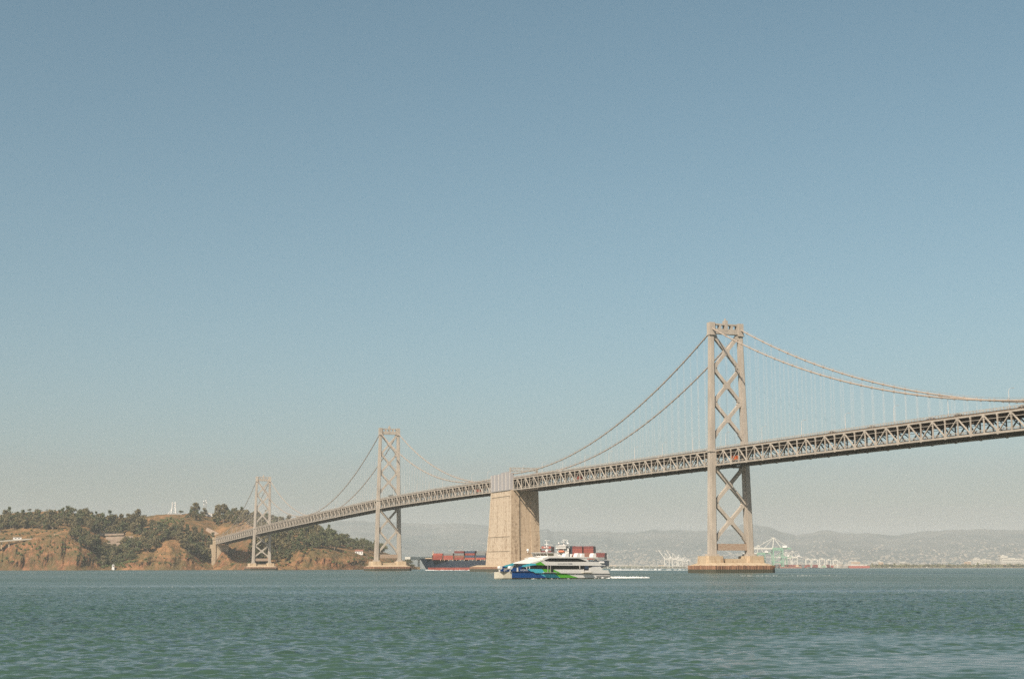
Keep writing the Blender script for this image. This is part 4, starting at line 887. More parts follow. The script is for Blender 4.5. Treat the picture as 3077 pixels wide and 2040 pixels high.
for pxv, w_ in ((1733, 1.4), (1781, 1.4)):
    a = FH.sz(pxv, 1668, 1.8)[0]; b = MB(); pr = [(a-w_/2+w_*(.5-.5*math.cos(t_*PI/2)) if True else 0, zr-.05+1.25*math.sin(t_*PI/2)) for t_ in np.linspace(0, 1, 6)]+[(a+w_/2, zr+1.2), (a+w_/2, zr-.05)]
    b.prism(pr, .9, 2.7, lambda q_, c, t: fl(q_, t, c)); b.prism(pr, BM-2.7, BM-.9, lambda q_, c, t: fl(q_, t, c)); b.build('exhaust_vent', M['white'], ferry)
for a, t, z in ((FH.sz(1806, 1690, .4)[0], .2, FH.sz(1806, 1690, .4)[1]),):
    b = MB(); 
    for tt in (t, BM-t): b.tube([fl(a-.9, tt, z), fl(a+.9, tt, z)], .45, 10)
    b.build('life_raft', M['white'], ferry)
for pxr in (1502, 1533):
    a, z = FH.sz(pxr, 1705, 8.3 if pxr < 1520 else 5.8); b = MB(); tt = 8.3 if pxr < 1520 else 5.8
    b.tube([fl(a, tt-.6, z), fl(a, tt+.6, z)], .55, 10); b.tube([fl(a, tt, 2.1), fl(a, tt, z-.3)], .12, 6); b.build('life_raft', M['white'], ferry)
b = MB()
for a, t in [(1.2, 8.6), (2.6, 7.6), (4.2, 6.8), (6.0, 6.6), (2.0, 2.4), (4.0, 3.0), (6, 3.4)]: b.tube([fl(a, t, 2.1), fl(a, t, 3.2)], .04, 5)
b.tube([fl(1.2, 8.6, 3.2), fl(2.6, 7.6, 3.2), fl(4.2, 6.8, 3.2), fl(6, 6.6, 3.2)], .04, 5); b.bar(fl(3.2, 9.0, 2.6), fl(sC+1.4, 9.0, zc0-.3), .1, .5); b.build('bow_rail', M['grey'], ferry)
b = MB(); b.prism([(1.2, 2.15), (8.5, 2.0), (8.5, 2.2), (1.2, 2.25)], 7.2, BM-.1, lambda a, c, t: fl(a, t, c)); b.prism([(5.4, 1.85), (11, 1.85), (11, 2.1), (5.4, 2.1)], .3, BM-.3, lambda a, c, t: fl(a, t, c)); b.build('fore_deck', M['cgrey'], ferry)
skin('side_platform', [(1632, 1718.6), (1668, 1718.6), (1669, 1720.4), (1630, 1720.4)], M['grey'], .9, .0)
skin('side_platform', [(1750, 1718.6), (1776, 1718.6), (1778, 1721), (1747, 1721)], M['alum'], .9, .0)
for x0 in (1646, 1654): skin('boarding_gate', [(x0-1.0, 1697), (x0+.6, 1697), (x0+.6, 1720), (x0-1, 1720)], M['grey'], .16, .0)
skin('door', [(1656, 1700), (1662, 1700), (1662, 1718), (1656, 1718)], M['glass'], .12, .0)
skin('door', [(1757, 1700), (1768, 1700), (1768, 1709), (1757, 1709)], M['cblue'], .12, .0)
def textobj(name, body, size, parent, loc_a, t, z, m, ital=0.0):
    cu = bpy.data.curves.new(name, 'FONT'); cu.body = body; cu.size = size; cu.extrude = 0.01; cu.shear = ital; cu.align_x = 'LEFT'; cu.materials.append(m)
    o = bpy.data.objects.new(name, cu); col.objects.link(o)
    dg = bpy.context.evaluated_depsgraph_get(); me = bpy.data.meshes.new_from_object(o.evaluated_get(dg)); bpy.data.objects.remove(o)
    o = bpy.data.objects.new(name, me); col.objects.link(o); o.parent = parent
    o.rotation_euler = (PI/2, 0, 0 if _sy > 0 else PI); o.location = fl(loc_a, t, z); return o
a_, z_ = FH.sz(1563.5, 1714.8); textobj('name_lettering', 'HYDRUS', .72, ferry, a_, -.07, z_, M['white'])
a_, z_ = FH.sz(1675, 1694.5); textobj('side_lettering', 'SAN FRANCISCO BAY FERRY', .42, ferry, a_, -.12, z_, M['cgrey'])
skin('emblem', [(1712, 1692), (1718, 1692), (1720, 1694), (1713, 1694)], M['cblue'], .14, .0)

# wake and foam
def foam(name, pts, width, n, label, zr_=(.02, .25), sz=(.3, 1.4), cat='wake'):
    b = MB(); L = len(pts)-1
    for k in range(n):
        f = random.random()**1.7*L; i = min(int(f), L-1); f -= i; p = pts[i]*(1-f)+pts[i+1]*f; w = width[i]*(1-f)+width[i+1]*f
        a = frame_at(1538); c = p+a[1]*random.gauss(0, w)+a[0]*random.uniform(-3, 3); c[2] = -0.05+p[2]+random.uniform(*zr_)*random.random()
        s = random.uniform(*sz); h = s*random.uniform(.12, .35)
        m_ = 6; ph = random.random()*6; ring = [(c[0]+s*1.5*math.cos(j*2*PI/m_+ph)*random.uniform(.7, 1.2), c[1]+s*math.sin(j*2*PI/m_+ph)*random.uniform(.7, 1.2), c[2]-.25) for j in range(m_)]
        top = [(c[0]+(x-c[0])*.5, c[1]+(y-c[1])*.5, c[2]+h) for x, y, z in ring]; b.loft([ring, top])
    o = b.build(name, M['foam'], fix=False); tag(o, label, cat, kind='stuff'); return o
w0 = FH.W(LF, 5.5, 0); aft = -FH.fwd
foam('ferry_wake', [w0-aft*1, w0+aft*2, w0+aft*7, w0+aft*18], [2.4, 2.4, 2.2, 1.6], 3000, 'white churned wake trailing behind the ferry stern', zr_=(-.1, .65), sz=(.05, .28))
foam('ferry_wake', [FH.W(4, 0, 0), FH.W(14, -.4, 0), FH.W(LF, -.6, 0)], [.15, .2, .3], 60, 'thin foam along the ferry waterline', zr_=(0, .1), sz=(.1, .4))
pa = at(2300, 1728.5, 560); pb_ = at(2800, 1727, 640); pc_ = at(3150, 1726, 700)
for p_ in (pa, pb_, pc_): p_[2] = 0
foam('drifting_foam', [at(2240, 1729, 600)*[1, 1, 0], at(2360, 1729, 600)*[1, 1, 0], at(2500, 1729, 610)*[1, 1, 0]], [.5, .5, .5], 130, 'thin pale foam line on the water right of the near pier', zr_=(0, .08), sz=(.08, .3), cat='foam')
foam('drifting_foam', [at(-40, 1757, 285)*[1, 1, 0], at(700, 1760, 285)*[1, 1, 0], at(1500, 1762, 285)*[1, 1, 0]], [.5, .35, .4], 260, 'long faint foam streak across the left foreground water', zr_=(0, .05), sz=(.04, .16), cat='foam')

# container ship
CH = Hullframe(1271, 1840.0, math.radians(-9))
CB = 32.0
ship = empty('container_ship', tuple(CH.o)); ship.rotation_euler = (0, 0, math.atan2(-CH.fwd[1], -CH.fwd[0]))
tag(ship, 'dark blue container ship loaded with red boxes passing behind the anchorage', 'ship')
_ex = -CH.fwd; _sc = 1.0 if (np.cross(np.array((0, 0, 1.0)), _ex)@CH.stb) > 0 else -1.0
def sl3(a, t, z): return (a, _sc*t, z)
LS = CH.sz(1824, 1700)[0]; zd = CH.sz(1400, 1684)[1]; zf_ = CH.sz(1262, 1678)[1]
print('ship', LS, zd, zf_, 'ferry', LF)
def hull_st(z_hi, z_lo, b):
    pass
b = MB()
def halfb(f, z):                          # half breadth along the length (0 bow .. 1 stern)
    fl_ = min(1, z/ (zf_)); e = .55+.35*(1-fl_); 
    k = min(1, (f/.20)) ; w = CB/2*(k**e if f < .20 else 1.0)
    if f > .93: w *= 1-.25*((f-.93)/.07)*(1-.5*fl_)
    return max(.25, w)
zlev = [-1, 2.2, 6, 10, zd, zf_]
def ring(f, a, ztop_, zmin=-1):
    L_, R_ = [], []
    for z in (zmin, max(2.2, zmin+.4), 6, 9.5, ztop_):
        rake = 9.0*(1-max(0, z)/zf_)*max(0, 1-f/.12)
        w = halfb(f, max(0, z)); L_.append(sl3(a+rake, CB/2-w, z)); R_.append(sl3(a+rake, CB/2+w, z))
    return L_+R_[::-1]
fs = [0, .01, .025, .05, .085, .12, .121, .2, .4, .6, .8, .93, .97, 1.0]
rings = []
X0 = CH.sz(1254, 1679)[0]
for f in fs:
    zt_ = zf_ if f <= .12 else zd; zmin = -1 if f < .95 else (-1 if f < .96 else 3.0+ (f-.96)*60)
    rings.append(ring(f, X0+(LS-X0)*f, zt_, zmin))
b.mi(0).loft(rings); hull = b.build('hull', M['navy'], ship, smooth=False)
b = MB(); rr = []
for f in [0.02, .05, .085, .12, .2, .4, .6, .8, .93, .955]:
    rr.append([])
    a = X0+(LS-X0)*f
    for z in (-1.2, 3.4):
        rake = 9.0*(1-max(0, z)/zf_)*max(0, 1-f/.12); w = halfb(f, max(0, z))+.15; rr[-1] += [sl3(a+rake, CB/2-w, z)] if z < 0 else [sl3(a+rake, CB/2-w, z), sl3(a+rake, CB/2+w, z)]
    w = halfb(f, 0)+.15; rr[-1].append(sl3(a+9*max(0, 1-f/.12), CB/2+w, -1.2))
b.loft(rr); b.build('boot_topping', M['boot'], ship)
b = MB(); b.prism([(X0+9, zf_), (X0+30, zf_), (X0+30, zf_+2.6), (X0+24, zf_+2.6), (X0+22, zf_+1.2), (X0+9, zf_+.8)], 6, CB-6, lambda a, c, t: sl3(a, t, c)); b.tube([sl3(X0+17, CB/2, zf_), sl3(X0+17, CB/2, zf_+10)], [.7, .4], 6); b.box(X0+16, X0+18, *sorted((_sc*(CB/2-2), _sc*(CB/2+2))), zf_+5, zf_+6); b.build('forecastle', M['buff'], ship)
b = MB()
for k in range(40): a = X0+30+k*(LS-X0-36)/40; b.box(a-.25, a+.25, *sorted((_sc*.2, _sc*.7)), zd, zd+1.6)
b.tube([sl3(X0+30, .4, zd+1.5), sl3(LS-4, .4, zd+1.5)], .12, 4); b.build('deck_rail', M['buff'], ship)
# containers: bays (aft position from pixel), tiers at the port side; the ship frame gives the real size
CW, CHH, CL = 2.44, 2.75, 12.2
bays = []
px_ = 1306.0; a = CH.sz(1300, 1680)[0]
aHouse0, aHouse1 = CH.sz(1668, 1680)[0], CH.sz(1713, 1680)[0]
tiers_fwd = [2, 2, 3, 3, 3, 4]
k = 0
cont_spec = []
while a+CL < aHouse0-1:
    px_c = 1255+(a-X0)/(LS-X0)*573
    nt_ = 3 if px_c < 1330 else (3 if px_c < 1362 else (4 if px_c < 1445 else (5 if px_c < 1600 else 6)))
    bays.append((a, nt_)); a += CL+1.7
a = aHouse1+3
while a+CL < LS-1:
    px_c = 1255+(a+6-X0)/(LS-X0)*573; bays.append((a, 6 if px_c < 1795 else 3)); a += CL+1.7
cmats = ['red', 'red2', 'red', 'maroon', 'brown', 'red', 'cblue', 'cgrey', 'red2', 'brown']
cm_mesh = {}
def cont_mesh(mn):
    if mn not in cm_mesh:
        b = MB(); b.box(0, CL, 0, CW-.12, 0, CHH-.12)
        for k in range(24): x = .4+k*(CL-.8)/23; b.box(x-.09, x+.09, -.05, 0.0-.001, .25, CHH-.35)
        for x in (0.06, CL-.06): b.box(x-.09, x+.09, -.08, .08, 0, CHH-.12)
        o = b.build('container_body', M[mn]); cm_mesh[mn] = o.data; bpy.data.objects.remove(o)
    return cm_mesh[mn]
inner = {m_: MB() for m_ in set(cmats)}
rc = random.Random(21)
base_z = zd+1.2
cname = {'red': 'rust red', 'red2': 'bright red', 'maroon': 'maroon', 'brown': 'brown', 'cblue': 'dark blue', 'cgrey': 'grey'}
for bi, (a, nt_) in enumerate(bays):
    for tr_ in range(nt_):
        for row in range(13):
            if row in (0, 1) and tr_ == nt_-1 and rc.random() < .25: continue
            mn = rc.choice(cmats) if tr_ < nt_-1 or rc.random() < .5 else rc.choice(['cblue', 'cgrey', 'red', 'maroon'])
            t = .3+row*CW; z = base_z+tr_*CHH
            if row == 0:
                o = bpy.data.objects.new('shipping_container', cont_mesh(mn)); col.objects.link(o)
                o.location = CH.W(a, t, z); o.rotation_euler = ship.rotation_euler
                if _sc < 0: o.rotation_euler = (0, 0, ship.rotation_euler[2]+PI); o.location = CH.W(a+CL, t, z)
                wh_ = 'ahead of' if a < aHouse0 else 'astern of'
                tag(o, f'{cname[mn]} shipping container in the ship side stack {wh_} the white deckhouse', 'container', f'{cname[mn]} containers {wh_} the deckhouse')
            elif tr_ >= nt_-2 or row == 12 or True:
                pp = [CH.W(a, t, z), CH.W(a+CL, t, z), CH.W(a+CL, t+CW-.12, z), CH.W(a, t+CW-.12, z)]
                inner[mn].hexa(pp+[q_+np.array((0, 0, CHH-.12)) for q_ in pp])
b = MB(); mats_ = []
for i, (mn, ib) in enumerate(inner.items()):
    off = len(b.v); b.v += ib.v; b.f += [tuple(x+off for x in f_) for f_ in ib.f]; b.m += [i]*len(ib.f); mats_.append(M[mn])
tag(b.build('inner_container_rows', mats_, fix=False), 'many red and grey shipping containers stacked inboard across the ship', 'containers', kind='stuff')
# lashing bridges
b = MB()
for a, nt_ in bays: b.box(a-1.2, a-.5, *sorted((_sc*.6, _sc*(CB-.6))), zd, base_z+CHH*min(2, nt_)); 
b.build('lashing_bridge', M['steel_d'], ship)
# deckhouse
b = MB(); hz = CH.sz(1690, 1632)[1]; a0, a1 = aHouse0+1, aHouse1+1
def sb(m_, x0, x1, t0, t1, z0, z1): m_.box(x0, x1, *sorted((_sc*t0, _sc*t1)), z0, z1)
h1 = CH.sz(1690, 1647)[1]
sb(b, a0+1, a1-3, 3, CB-3, zd, h1); sb(b, a0, a1-6, -.5, CB+.5, h1, h1+3.4); sb(b, a0+2.5, a1-6, 4, CB-4, h1+3.4, h1+4.4); sb(b, a1-3, a1+3, 6, CB-6, zd, h1-7)
for k in range(5): sb(b, a0+.6, a1-2.6, 2.4, CB-2.4, zd+6+k*3, zd+6.25+k*3)
dh = b.build('deckhouse', M['white'], ship)
b = MB(); sb(b, a0-.06, a1-6.0+.06, -.55, CB+.55, h1+1.5, h1+2.6); b.build('bridge_window', M['glass'], dh)
b = MB()
for k in range(5):
    for j in range(5): sb(b, a0+2.6+j*2.6, a0+3.8+j*2.6, 2.9, 3.2, zd+7.2+k*3, zd+8.2+k*3)
b.build('cabin_window', M['glass'], dh)
b = MB(); mc = (a0+a1)/2-1; b.tube([sl3(mc, CB/2, h1+4.4), sl3(mc, CB/2, hz+3)], [1.1, .7], 8); sb(b, mc-3.5, mc+1.5, CB/2-3, CB/2+3, h1+8, h1+8.5); sb(b, mc-2, mc+3, CB/2-2, CB/2+2, h1+10.5, h1+11); b.tube([sl3(mc+4, CB/2, h1+4), sl3(mc+4, CB/2, h1+11)], .5, 6); b.build('radar_mast', M['white'], dh)
b = MB(); b.ball(sl3(a0+3, 6, h1+6.5), 1.1); b.tube([sl3(a0+3, 6, h1+4), sl3(a0+3, 6, h1+5.8)], .35); b.build('satellite_dome', M['white'], dh); b = MB(); b.ball(sl3(a1-4, 5, h1+6), 1.2); b.build('satellite_dome', M['white'], dh)
b = MB(); sb(b, a1-2, a1+4, 9, CB-9, h1-7, h1+3); b.build('funnel', M['navy'], ship)
lbz = CH.sz(1700, 1657)[1]
b = MB(); b.tube([sl3(a0+3, .6, lbz), sl3(a0+4.2, .6, lbz+.2), sl3(a0+9, .6, lbz+.2), sl3(a0+11, .6, lbz)], [.5, 1.5, 1.5, .5], 10); b.build('lifeboat', M['orange'], ship)
b = MB()
for k in (a0+3.5, a0+9.5): b.tube([sl3(k, 3, lbz-2), sl3(k, .5, lbz+3.4), sl3(k, .6, lbz+1.5)], .25, 5)
b.build('davit', M['white'], ship)
foam('ship_bow_wave', [CH.W(6, 0, 0), CH.W(14, -1.5, 0), CH.W(60, -3, 0), CH.W(130, -5, 0)], [.5, 1.2, 1.2, 1.2], 1100, 'white bow wave foaming along the container ship side', zr_=(0, .8), sz=(.15, .6))
foam('ship_wake', [CH.W(LS-X0, 10, 0), CH.W(LS+50, 12, 0), CH.W(LS+110, 12, 0)], [2, 3, 4], 200, 'pale wake behind the container ship stern', zr_=(0, .8), sz=(.5, 2.2))

# ------------------------------------------------------------------ far shore
SX = [1180, 1400, 1900, 2300, 2600, 3150, 3400]
def far_y(px): return None
HXS = [700, 960, 1000, 1060, 1107, 1200, 1270, 1300, 1333, 1377, 1455, 1600, 1615, 1645, 1660, 1750, 1820, 1900, 1966, 2000, 2050, 2100, 2208, 2231, 2265, 2314, 2365, 2400, 2450, 2470, 2500, 2550, 2600, 2655, 2700, 2740, 2845, 2950, 3077, 3200, 3500]
HYS = [1600, 1572, 1562, 1561, 1565, 1569, 1571, 1573, 1571, 1569, 1577, 1590, 1593, 1587, 1593, 1596, 1594, 1600, 1590, 1594, 1588, 1593, 1590, 1576, 1573, 1581, 1601, 1604, 1600, 1592, 1593, 1601, 1600, 1605, 1606, 1600, 1593, 1586, 1592, 1594, 1600]
nx = 700; hp = np.linspace(600, 3500, nx); DH0, DH1 = 9300., 14200.
ridge = np.array([at(x, np.interp(x, HXS, HYS), DH1)[2] for x in hp]); ridge += vnoise(nx, 220, 4)*5+vnoise(nx, 60, 8)*5
nr = 60; HP = np.zeros((nr, nx, 3)); hn = fbm2((nr, nx), 3, 31, 5, 8.0); hdir = np.array([ray(x, 1700)[:2] for x in hp]); hdir /= np.linalg.norm(hdir, axis=1)[:, None]
for i in range(nr):
    f = i/(nr-1); g_ = min(f/.86, 1.0); D = DH0+(DH1-DH0)*f/.86; z = (ridge+curv(DH1))*(g_**1.35)+hn[i]*30*math.sin(PI*min(1, g_))*.8 - curv(D)+2
    if f > .86: z = ridge*(1-(f-.86)/.14)-5
    HP[i, :, 0] = CAM[0]+hdir[:, 0]*D; HP[i, :, 1] = CAM[1]+hdir[:, 1]*D; HP[i, :, 2] = z
M['hill'] = mat('hill_ground', (0.125, 0.13, 0.125), 0.95, .3, 0.0022, c2=(0.06, 0.078, 0.08), spec=0.1)
grid_mesh('hills', HP, M['hill'])['kind'] = 'structure'
b = MB(); rh = random.Random(5)
for k in range(6500):
    i = int(abs(rh.gauss(0, .26))*nr*.86); 
    if i >= nr-12: continue
    j = rh.randrange(180, nx-1); p = HP[i, j]; 
    if rh.random() < .35+.5*(hn[i, j] < 0): s = rh.uniform(3, 8); h = rh.uniform(5, 8); b.box(p[0]-s, p[0]+s, p[1]-s, p[1]+s, p[2]-4, p[2]+h)
M['house'] = mat('house_wall', (0.30, 0.28, 0.25), 0.8, .2, .01)
tag(b.build('hillside_houses', M['house'], fix=False), 'thousands of tiny pale houses scattered over the hazy far hills', 'houses', kind='stuff')
# flat land at the foot of the hills
lx = np.linspace(1150, 3500, 80); SD = np.interp(lx, [1150, 1880, 1900, 2240, 2600, 3500], [9000, 9000, 8800, 5600, 5700, 6200]); LP = np.zeros((4, 80, 3))
ld = np.array([ray(x, 1700)[:2] for x in lx]); ld /= np.linalg.norm(ld, axis=1)[:, None]
for i, D in enumerate((SD, SD+15, SD+300, np.full(80, 9600.))):
    LP[i, :, 0] = CAM[0]+ld[:, 0]*D; LP[i, :, 1] = CAM[1]+ld[:, 1]*D; LP[i, :, 2] = [-4, 2.2, 2.5, 3][i]-curv(D)
M['land'] = mat('shore_land', (0.22, 0.17, 0.12), .9, .3, .01)
grid_mesh('shore_land', LP, M['land'])['kind'] = 'structure'
def far_p(px, D, z=2.4): p = at(px, 1700, D); p[2] = z-curv(D); return p
def sts_crane(px, D, sc, m1, m2, up, label, cat='crane', gp=None, flip=1):
    o = empty('harbour_crane', far_p(px, D), math.atan2(R0[1], R0[0])); tag(o, label, cat, gp); o.scale = (sc*flip, sc, sc)
    class TB(MB):
        def bar(s_, p, q, w, h, up=(0, 0, 1)): MB.bar(s_, p, q, w*1.25, h*1.25, up)
    b = TB()
    for x in (-13, 13):
        for y in (-12, 12): b.bar((x, y, 0), (x, y, 50), 2.0, 2.0)
    for y in (-12, 12):
        b.bar((-13, y, 14), (13, y, 14), 1.8, 1.8); b.bar((-13, y, 48), (13, y, 48), 1.8, 1.8); b.bar((-13, y, 14), (13, y, 48), 1.0, 1.0)
    for x in (-13, 13): b.bar((x, -12, 48), (x, 12, 48), 1.8, 1.8); b.bar((x, -12, 14), (x, 12, 14), 1.6, 1.6)
    b.build('portal_frame', m1, o)
    b = TB(); b.bar((-13, 0, 50), (-9, 0, 82), 1.8, 1.8); b.bar((13, 0, 50), (-9, 0, 82), 1.4, 1.4); b.bar((-9, 0, 82), (34, 0, 53), .8, .8); b.build('apex_frame', m2, o)
    b = TB(); b.bar((-13, 0, 52), (38, 0, 52), 3.4, 3.2); b.build('rear_girder', m1, o)
    b = TB()
    if up: b.bar((-13, 0, 52), (-46, 0, 100), 2.6, 2.6); b.bar((-9, 0, 82), (-30, 0, 78), .7, .7)
    else: b.bar((-13, 0, 52), (-66, 0, 52), 2.8, 2.8); b.bar((-9, 0, 82), (-60, 0, 53), .9, .9); b.bar((-9, 0, 82), (-36, 0, 53), .9, .9)
    b.build('boom', m2, o)
    b = MB(); b.box(14, 26, -5, 5, 53.8, 60); b.build('machine_house', M['white'], o); return o
sts_crane(2004, 8900, 1.08, M['crane_w'], M['crane_w'], True, 'white harbour crane with raised boom, leftmost of the far group', gp='white cranes at the far harbour')
sts_crane(2027, 8900, 1.08, M['crane_w'], M['crane_w'], True, 'white harbour crane with raised boom, second of the far group', gp='white cranes at the far harbour')
sts_crane(2044, 9000, .98, M['crane_w'], M['crane_w'], False, 'white harbour crane with lowered boom beside the two raised ones', gp='white cranes at the far harbour')
sts_crane(2060, 9050, .85, M['crane_w'], M['crane_w'], False, 'small white harbour crane just left of the near tower pier', gp='white cranes at the far harbour')
sts_crane(2337, 5600, 1.38, M['crane_g'], M['crane_w'], False, 'large green harbour crane with white boom right of the near tower')
sts_crane(2287, 5650, 1.05, M['crane_g'], M['crane_w'], False, 'green harbour crane partly hidden behind the near tower leg')
sts_crane(2356, 5800, .80, M['crane_g'], M['crane_w'], False, 'smaller green harbour crane behind the large green one')
sts_crane(2388, 6900, .95, M['crane_w'], M['crane_w'], False, 'white harbour crane right of the green cranes')
sts_crane(2368, 7000, .90, M['crane_w'], M['crane_w'], False, 'pale harbour crane just behind the large green one')
def rtg(px, D, w, h, label):
    o = empty('yard_crane', far_p(px, D), math.atan2(R0[1], R0[0])); tag(o, label, 'crane', 'white yard cranes'); b = MB()
    for x in (-w/2, w/2):
        for y in (-6, 6): b.bar((x, y, 0), (x, y, h), 2.2, 2.2)
    b.build('leg', M['crane_w'], o); b = MB()
    for y in (-6, 6): b.bar((-w/2, y, h), (w/2, y, h), 2.6, 2.6)
    b.build('girder', M['crane_w'], o); b = MB(); b.box(-4, 4, -5, 5, h+1.4, h+4); b.build('trolley', M['crane_w'], o)
for i, (x, w, h) in enumerate([(2428, 17, 33), (2448, 22, 31), (2470, 20, 33), (2490, 14, 30), (2510, 17, 29)]): rtg(x, 5900+i*20, w, h, 'white gantry yard crane in the container terminal row')
# container yard
b = MB(); rk = random.Random(3); ms = ['red', 'cgreen', 'maroon', 'brown', 'cgrey', 'red2', 'crane_w']
yard = {m_: MB() for m_ in ms}
for k in range(900):
    x = rk.uniform(2262, 2500); D = rk.uniform(5640, 5860); p = far_p(x, D); n_ = rk.randint(1, 4); q = yard[rk.choice(ms)]
    for j in range(n_): q.box(p[0]-6, p[0]+6, p[1]-3, p[1]+3, p[2]+j*2.8, p[2]+j*2.8+2.6)
mats_ = []
for i, (mn, ib) in enumerate(yard.items()):
    off = len(b.v); b.v += ib.v; b.f += [tuple(x+off for x in f_) for f_ in ib.f]; b.m += [i]*len(ib.f); mats_.append(M[mn])
tag(b.build('container_yard', mats_, fix=False), 'low hazy stacks of coloured containers on the far quay', 'containers', kind='stuff')
# buildings of the far shore
def building(px, D, w, d, h, mt, label, gp, storeys=0, roof=None):
    o = empty('waterfront_building', far_p(px, D), math.atan2(R0[1], R0[0])+random.uniform(-.15, .15)); tag(o, label, 'building', gp)
    b = MB(); b.box(-w/2, w/2, -d/2, d/2, -2, h); b.build('wall', M[mt], o)
    b = MB(); b.box(-w/2-.8, w/2+.8, -d/2-.8, d/2+.8, h, h+.9); 
    if storeys: b.box(-w/6, w/6, -d/6, d/6, h+.9, h+4)
    b.build('roof', M[roof or 'white_far'], o)
    if storeys:
        b = MB()
        for k in range(storeys): z = 2.5+k*(h-3)/storeys; b.box(-w/2+1.5, w/2-1.5, -d/2-.25, -d/2+.1, z, z+1.5)
        b.build('window', M['glass'], o)
    else:
        b = MB(); b.box(-w*.35, -w*.2, -d/2-.25, -d/2+.1, -1, min(h*.6, 5)); b.box(w*.1, w*.25, -d/2-.25, -d/2+.1, -1, min(h*.6, 5)); b.build('door', M['grey'], o)
rb_ = random.Random(9)
for k in range(64):
    px = rb_.uniform(2470, 3110); D = rb_.uniform(6300, 7600); building(px, D, rb_.uniform(30, 90), rb_.uniform(30, 60), rb_.uniform(7, 15), rb_.choice(['white_far', 'white', 'house', 'buff']), 'pale low warehouse on the far waterfront right of the cranes', 'low warehouses on the far waterfront')
for k in range(22):
    px = rb_.choice([rb_.uniform(2520, 2700), rb_.uniform(2860, 3100), rb_.uniform(3000, 3110)]); D = rb_.uniform(7800, 8800); building(px, D, rb_.uniform(18, 50), rb_.uniform(20, 30), rb_.uniform(20, 42), rb_.choice(['house', 'white_far', 'buff']), 'hazy mid-rise block behind the far waterfront warehouses', 'mid-rise blocks behind the waterfront', 7)
for k in range(26):
    px = rb_.uniform(1660, 2060); D = rb_.uniform(9050, 9500); building(px, D, rb_.uniform(25, 80), rb_.uniform(20, 40), rb_.uniform(8, 20), rb_.choice(['house', 'white_far', 'buff']), 'tiny hazy building on the far shore left of the near tower', 'buildings left of the near tower')
for px, w, h, lb in [(2712, 60, 20, 'white warehouse at the middle of the far right waterfront'), (2932, 28, 38, 'pale round-shouldered silo block on the far right waterfront'), (2958, 40, 33, 'grey-white block beside the silo on the far right'), (3015, 30, 48, 'tallest pale block near the right picture edge'), (3040, 90, 36, 'wide pale block at the right picture edge'), (2280, 50, 16, 'white shed seen low behind the near tower pier')]:
    building(px, 6500, w, 35, h, 'white_far', lb, None, 5)
# moored red barge
o = empty('barge', far_p(2580, 5560, -.3), math.atan2(R0[1], R0[0])); tag(o, 'long red barge moored at the far quay right of the cranes', 'barge')
b = MB(); b.prism([(-38, 3), (-34, -1), (36, -1), (40, 3), (40, 9), (-38, 9)], -7, 7, lambda a, c, t: (a, t, c)); b.build('hull', M['red2'], o); b = MB(); b.box(-30, 30, -5, 5, 9, 11.5); b.build('deckhouse', M['white_far'], o)
o = empty('barge', far_p(2375, 5520, -.3), math.atan2(R0[1], R0[0])); tag(o, 'orange low barge moored below the green cranes', 'barge')
b = MB(); b.prism([(-40, 2), (-36, -1), (38, -1), (42, 2), (42, 6), (-40, 6)], -7, 7, lambda a, c, t: (a, t, c)); b.build('hull', M['brown'], o); b = MB(); b.box(20, 30, -4, 4, 6, 12); b.build('deckhouse', M['buff'], o)
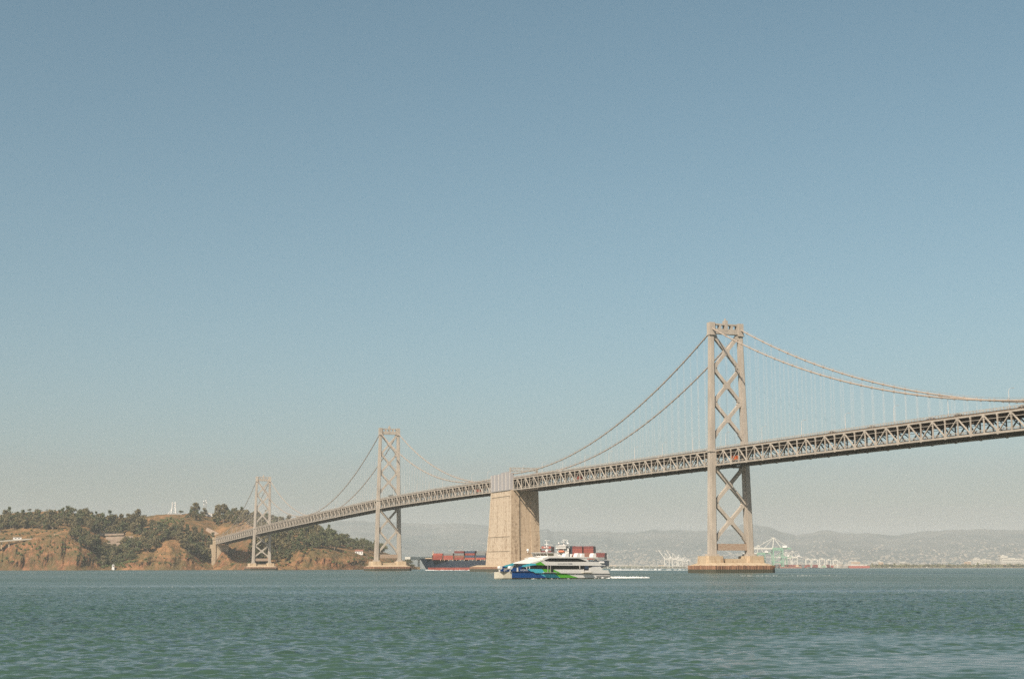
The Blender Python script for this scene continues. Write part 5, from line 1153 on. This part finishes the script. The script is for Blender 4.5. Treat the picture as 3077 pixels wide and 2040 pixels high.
# far shore trees (one hazy belt nobody could count)
b = MB()
for k in range(1500):
    px = rb_.choice([rb_.uniform(2600, 3150), rb_.uniform(1640, 2060)]); D = rb_.uniform(6100, 6260) if px > 2500 else rb_.uniform(8850, 9000)
    p = far_p(px, D); s = rb_.uniform(4, 9); a = rb_.uniform(0, 3); hh = rb_.uniform(6, 13)
    for j in range(3): c = p+np.array((rb_.uniform(-5, 5), rb_.uniform(-4, 4), hh*rb_.uniform(.3, .8))); n1 = np.array([rb_.gauss(0, 1) for _ in range(3)])*s*.5; n2 = np.array([rb_.gauss(0, 1) for _ in range(3)])*s*.5; b.poly([c-n1, c-n2, c+n1, c+n2])
tag(b.build('shore_tree_belt', M['leaf2'], fix=False), 'dark hazy belt of trees along the far waterfront', 'trees', kind='stuff')
# distant low bridge / skyway seen beyond the ship
o = empty('skyway_bridge', (0, 0, 0)); tag(o, 'pale distant skyway bridge on columns just left of the ship bow', 'bridge')
D = 3500; b = MB(); A_ = at(1225, 1677, D); B_ = at(1480, 1680, D+500); b.bar(A_, B_, 14, 7.5); A2 = at(1225, 1685.5, D-70); B2 = at(1480, 1688, D+430); b.build('deck', M['white_far'], o)
for f in np.linspace(0.02, .98, 11):
    q = A_*(1-f)+B_*f; b = MB(); b.box(q[0]-2.2, q[0]+2.2, q[1]-2.2, q[1]+2.2, -3, q[2]-3); b.build('column', M['white_far'], o)
o = empty('causeway', (0, 0, 0)); tag(o, 'low pale trestle across the far water right of the ship stern', 'causeway')
b = MB(); A_ = at(1790, 1698.5, 7800); B_ = at(2060, 1701, 7900); b.bar(A_, B_, 12, 2.2); b.build('deck', M['white_far'], o)
for f in np.linspace(0, 1, 16): q = A_*(1-f)+B_*f; b = MB(); b.box(q[0]-2, q[0]+2, q[1]-2, q[1]+2, -9, q[2]-1); b.build('column', M['white_far'], o)

# ------------------------------------------------------------------ haze
b = MB(); b.box(CAM[0]-17000, CAM[0]+17000, CAM[1]-17000, CAM[1]+17000, -30, 520); hz_ = MB()
hm = bpy.data.materials.new('haze'); hm.use_nodes = True; t = hm.node_tree; t.nodes.clear(); vo = t.nodes.new('ShaderNodeVolumePrincipled'); om = t.nodes.new('ShaderNodeOutputMaterial')
vo.inputs['Color'].default_value = (0.83, 0.88, 0.90, 1); vo.inputs['Density'].default_value = HAZE_DENSITY; vo.inputs['Anisotropy'].default_value = 0.0
t.links.new(vo.outputs[0], om.inputs['Volume']); o = b.build('haze', hm); o['kind'] = 'stuff'; o['label'] = 'pale summer haze over the bay'
print('objects', len(bpy.data.objects), NTREE)
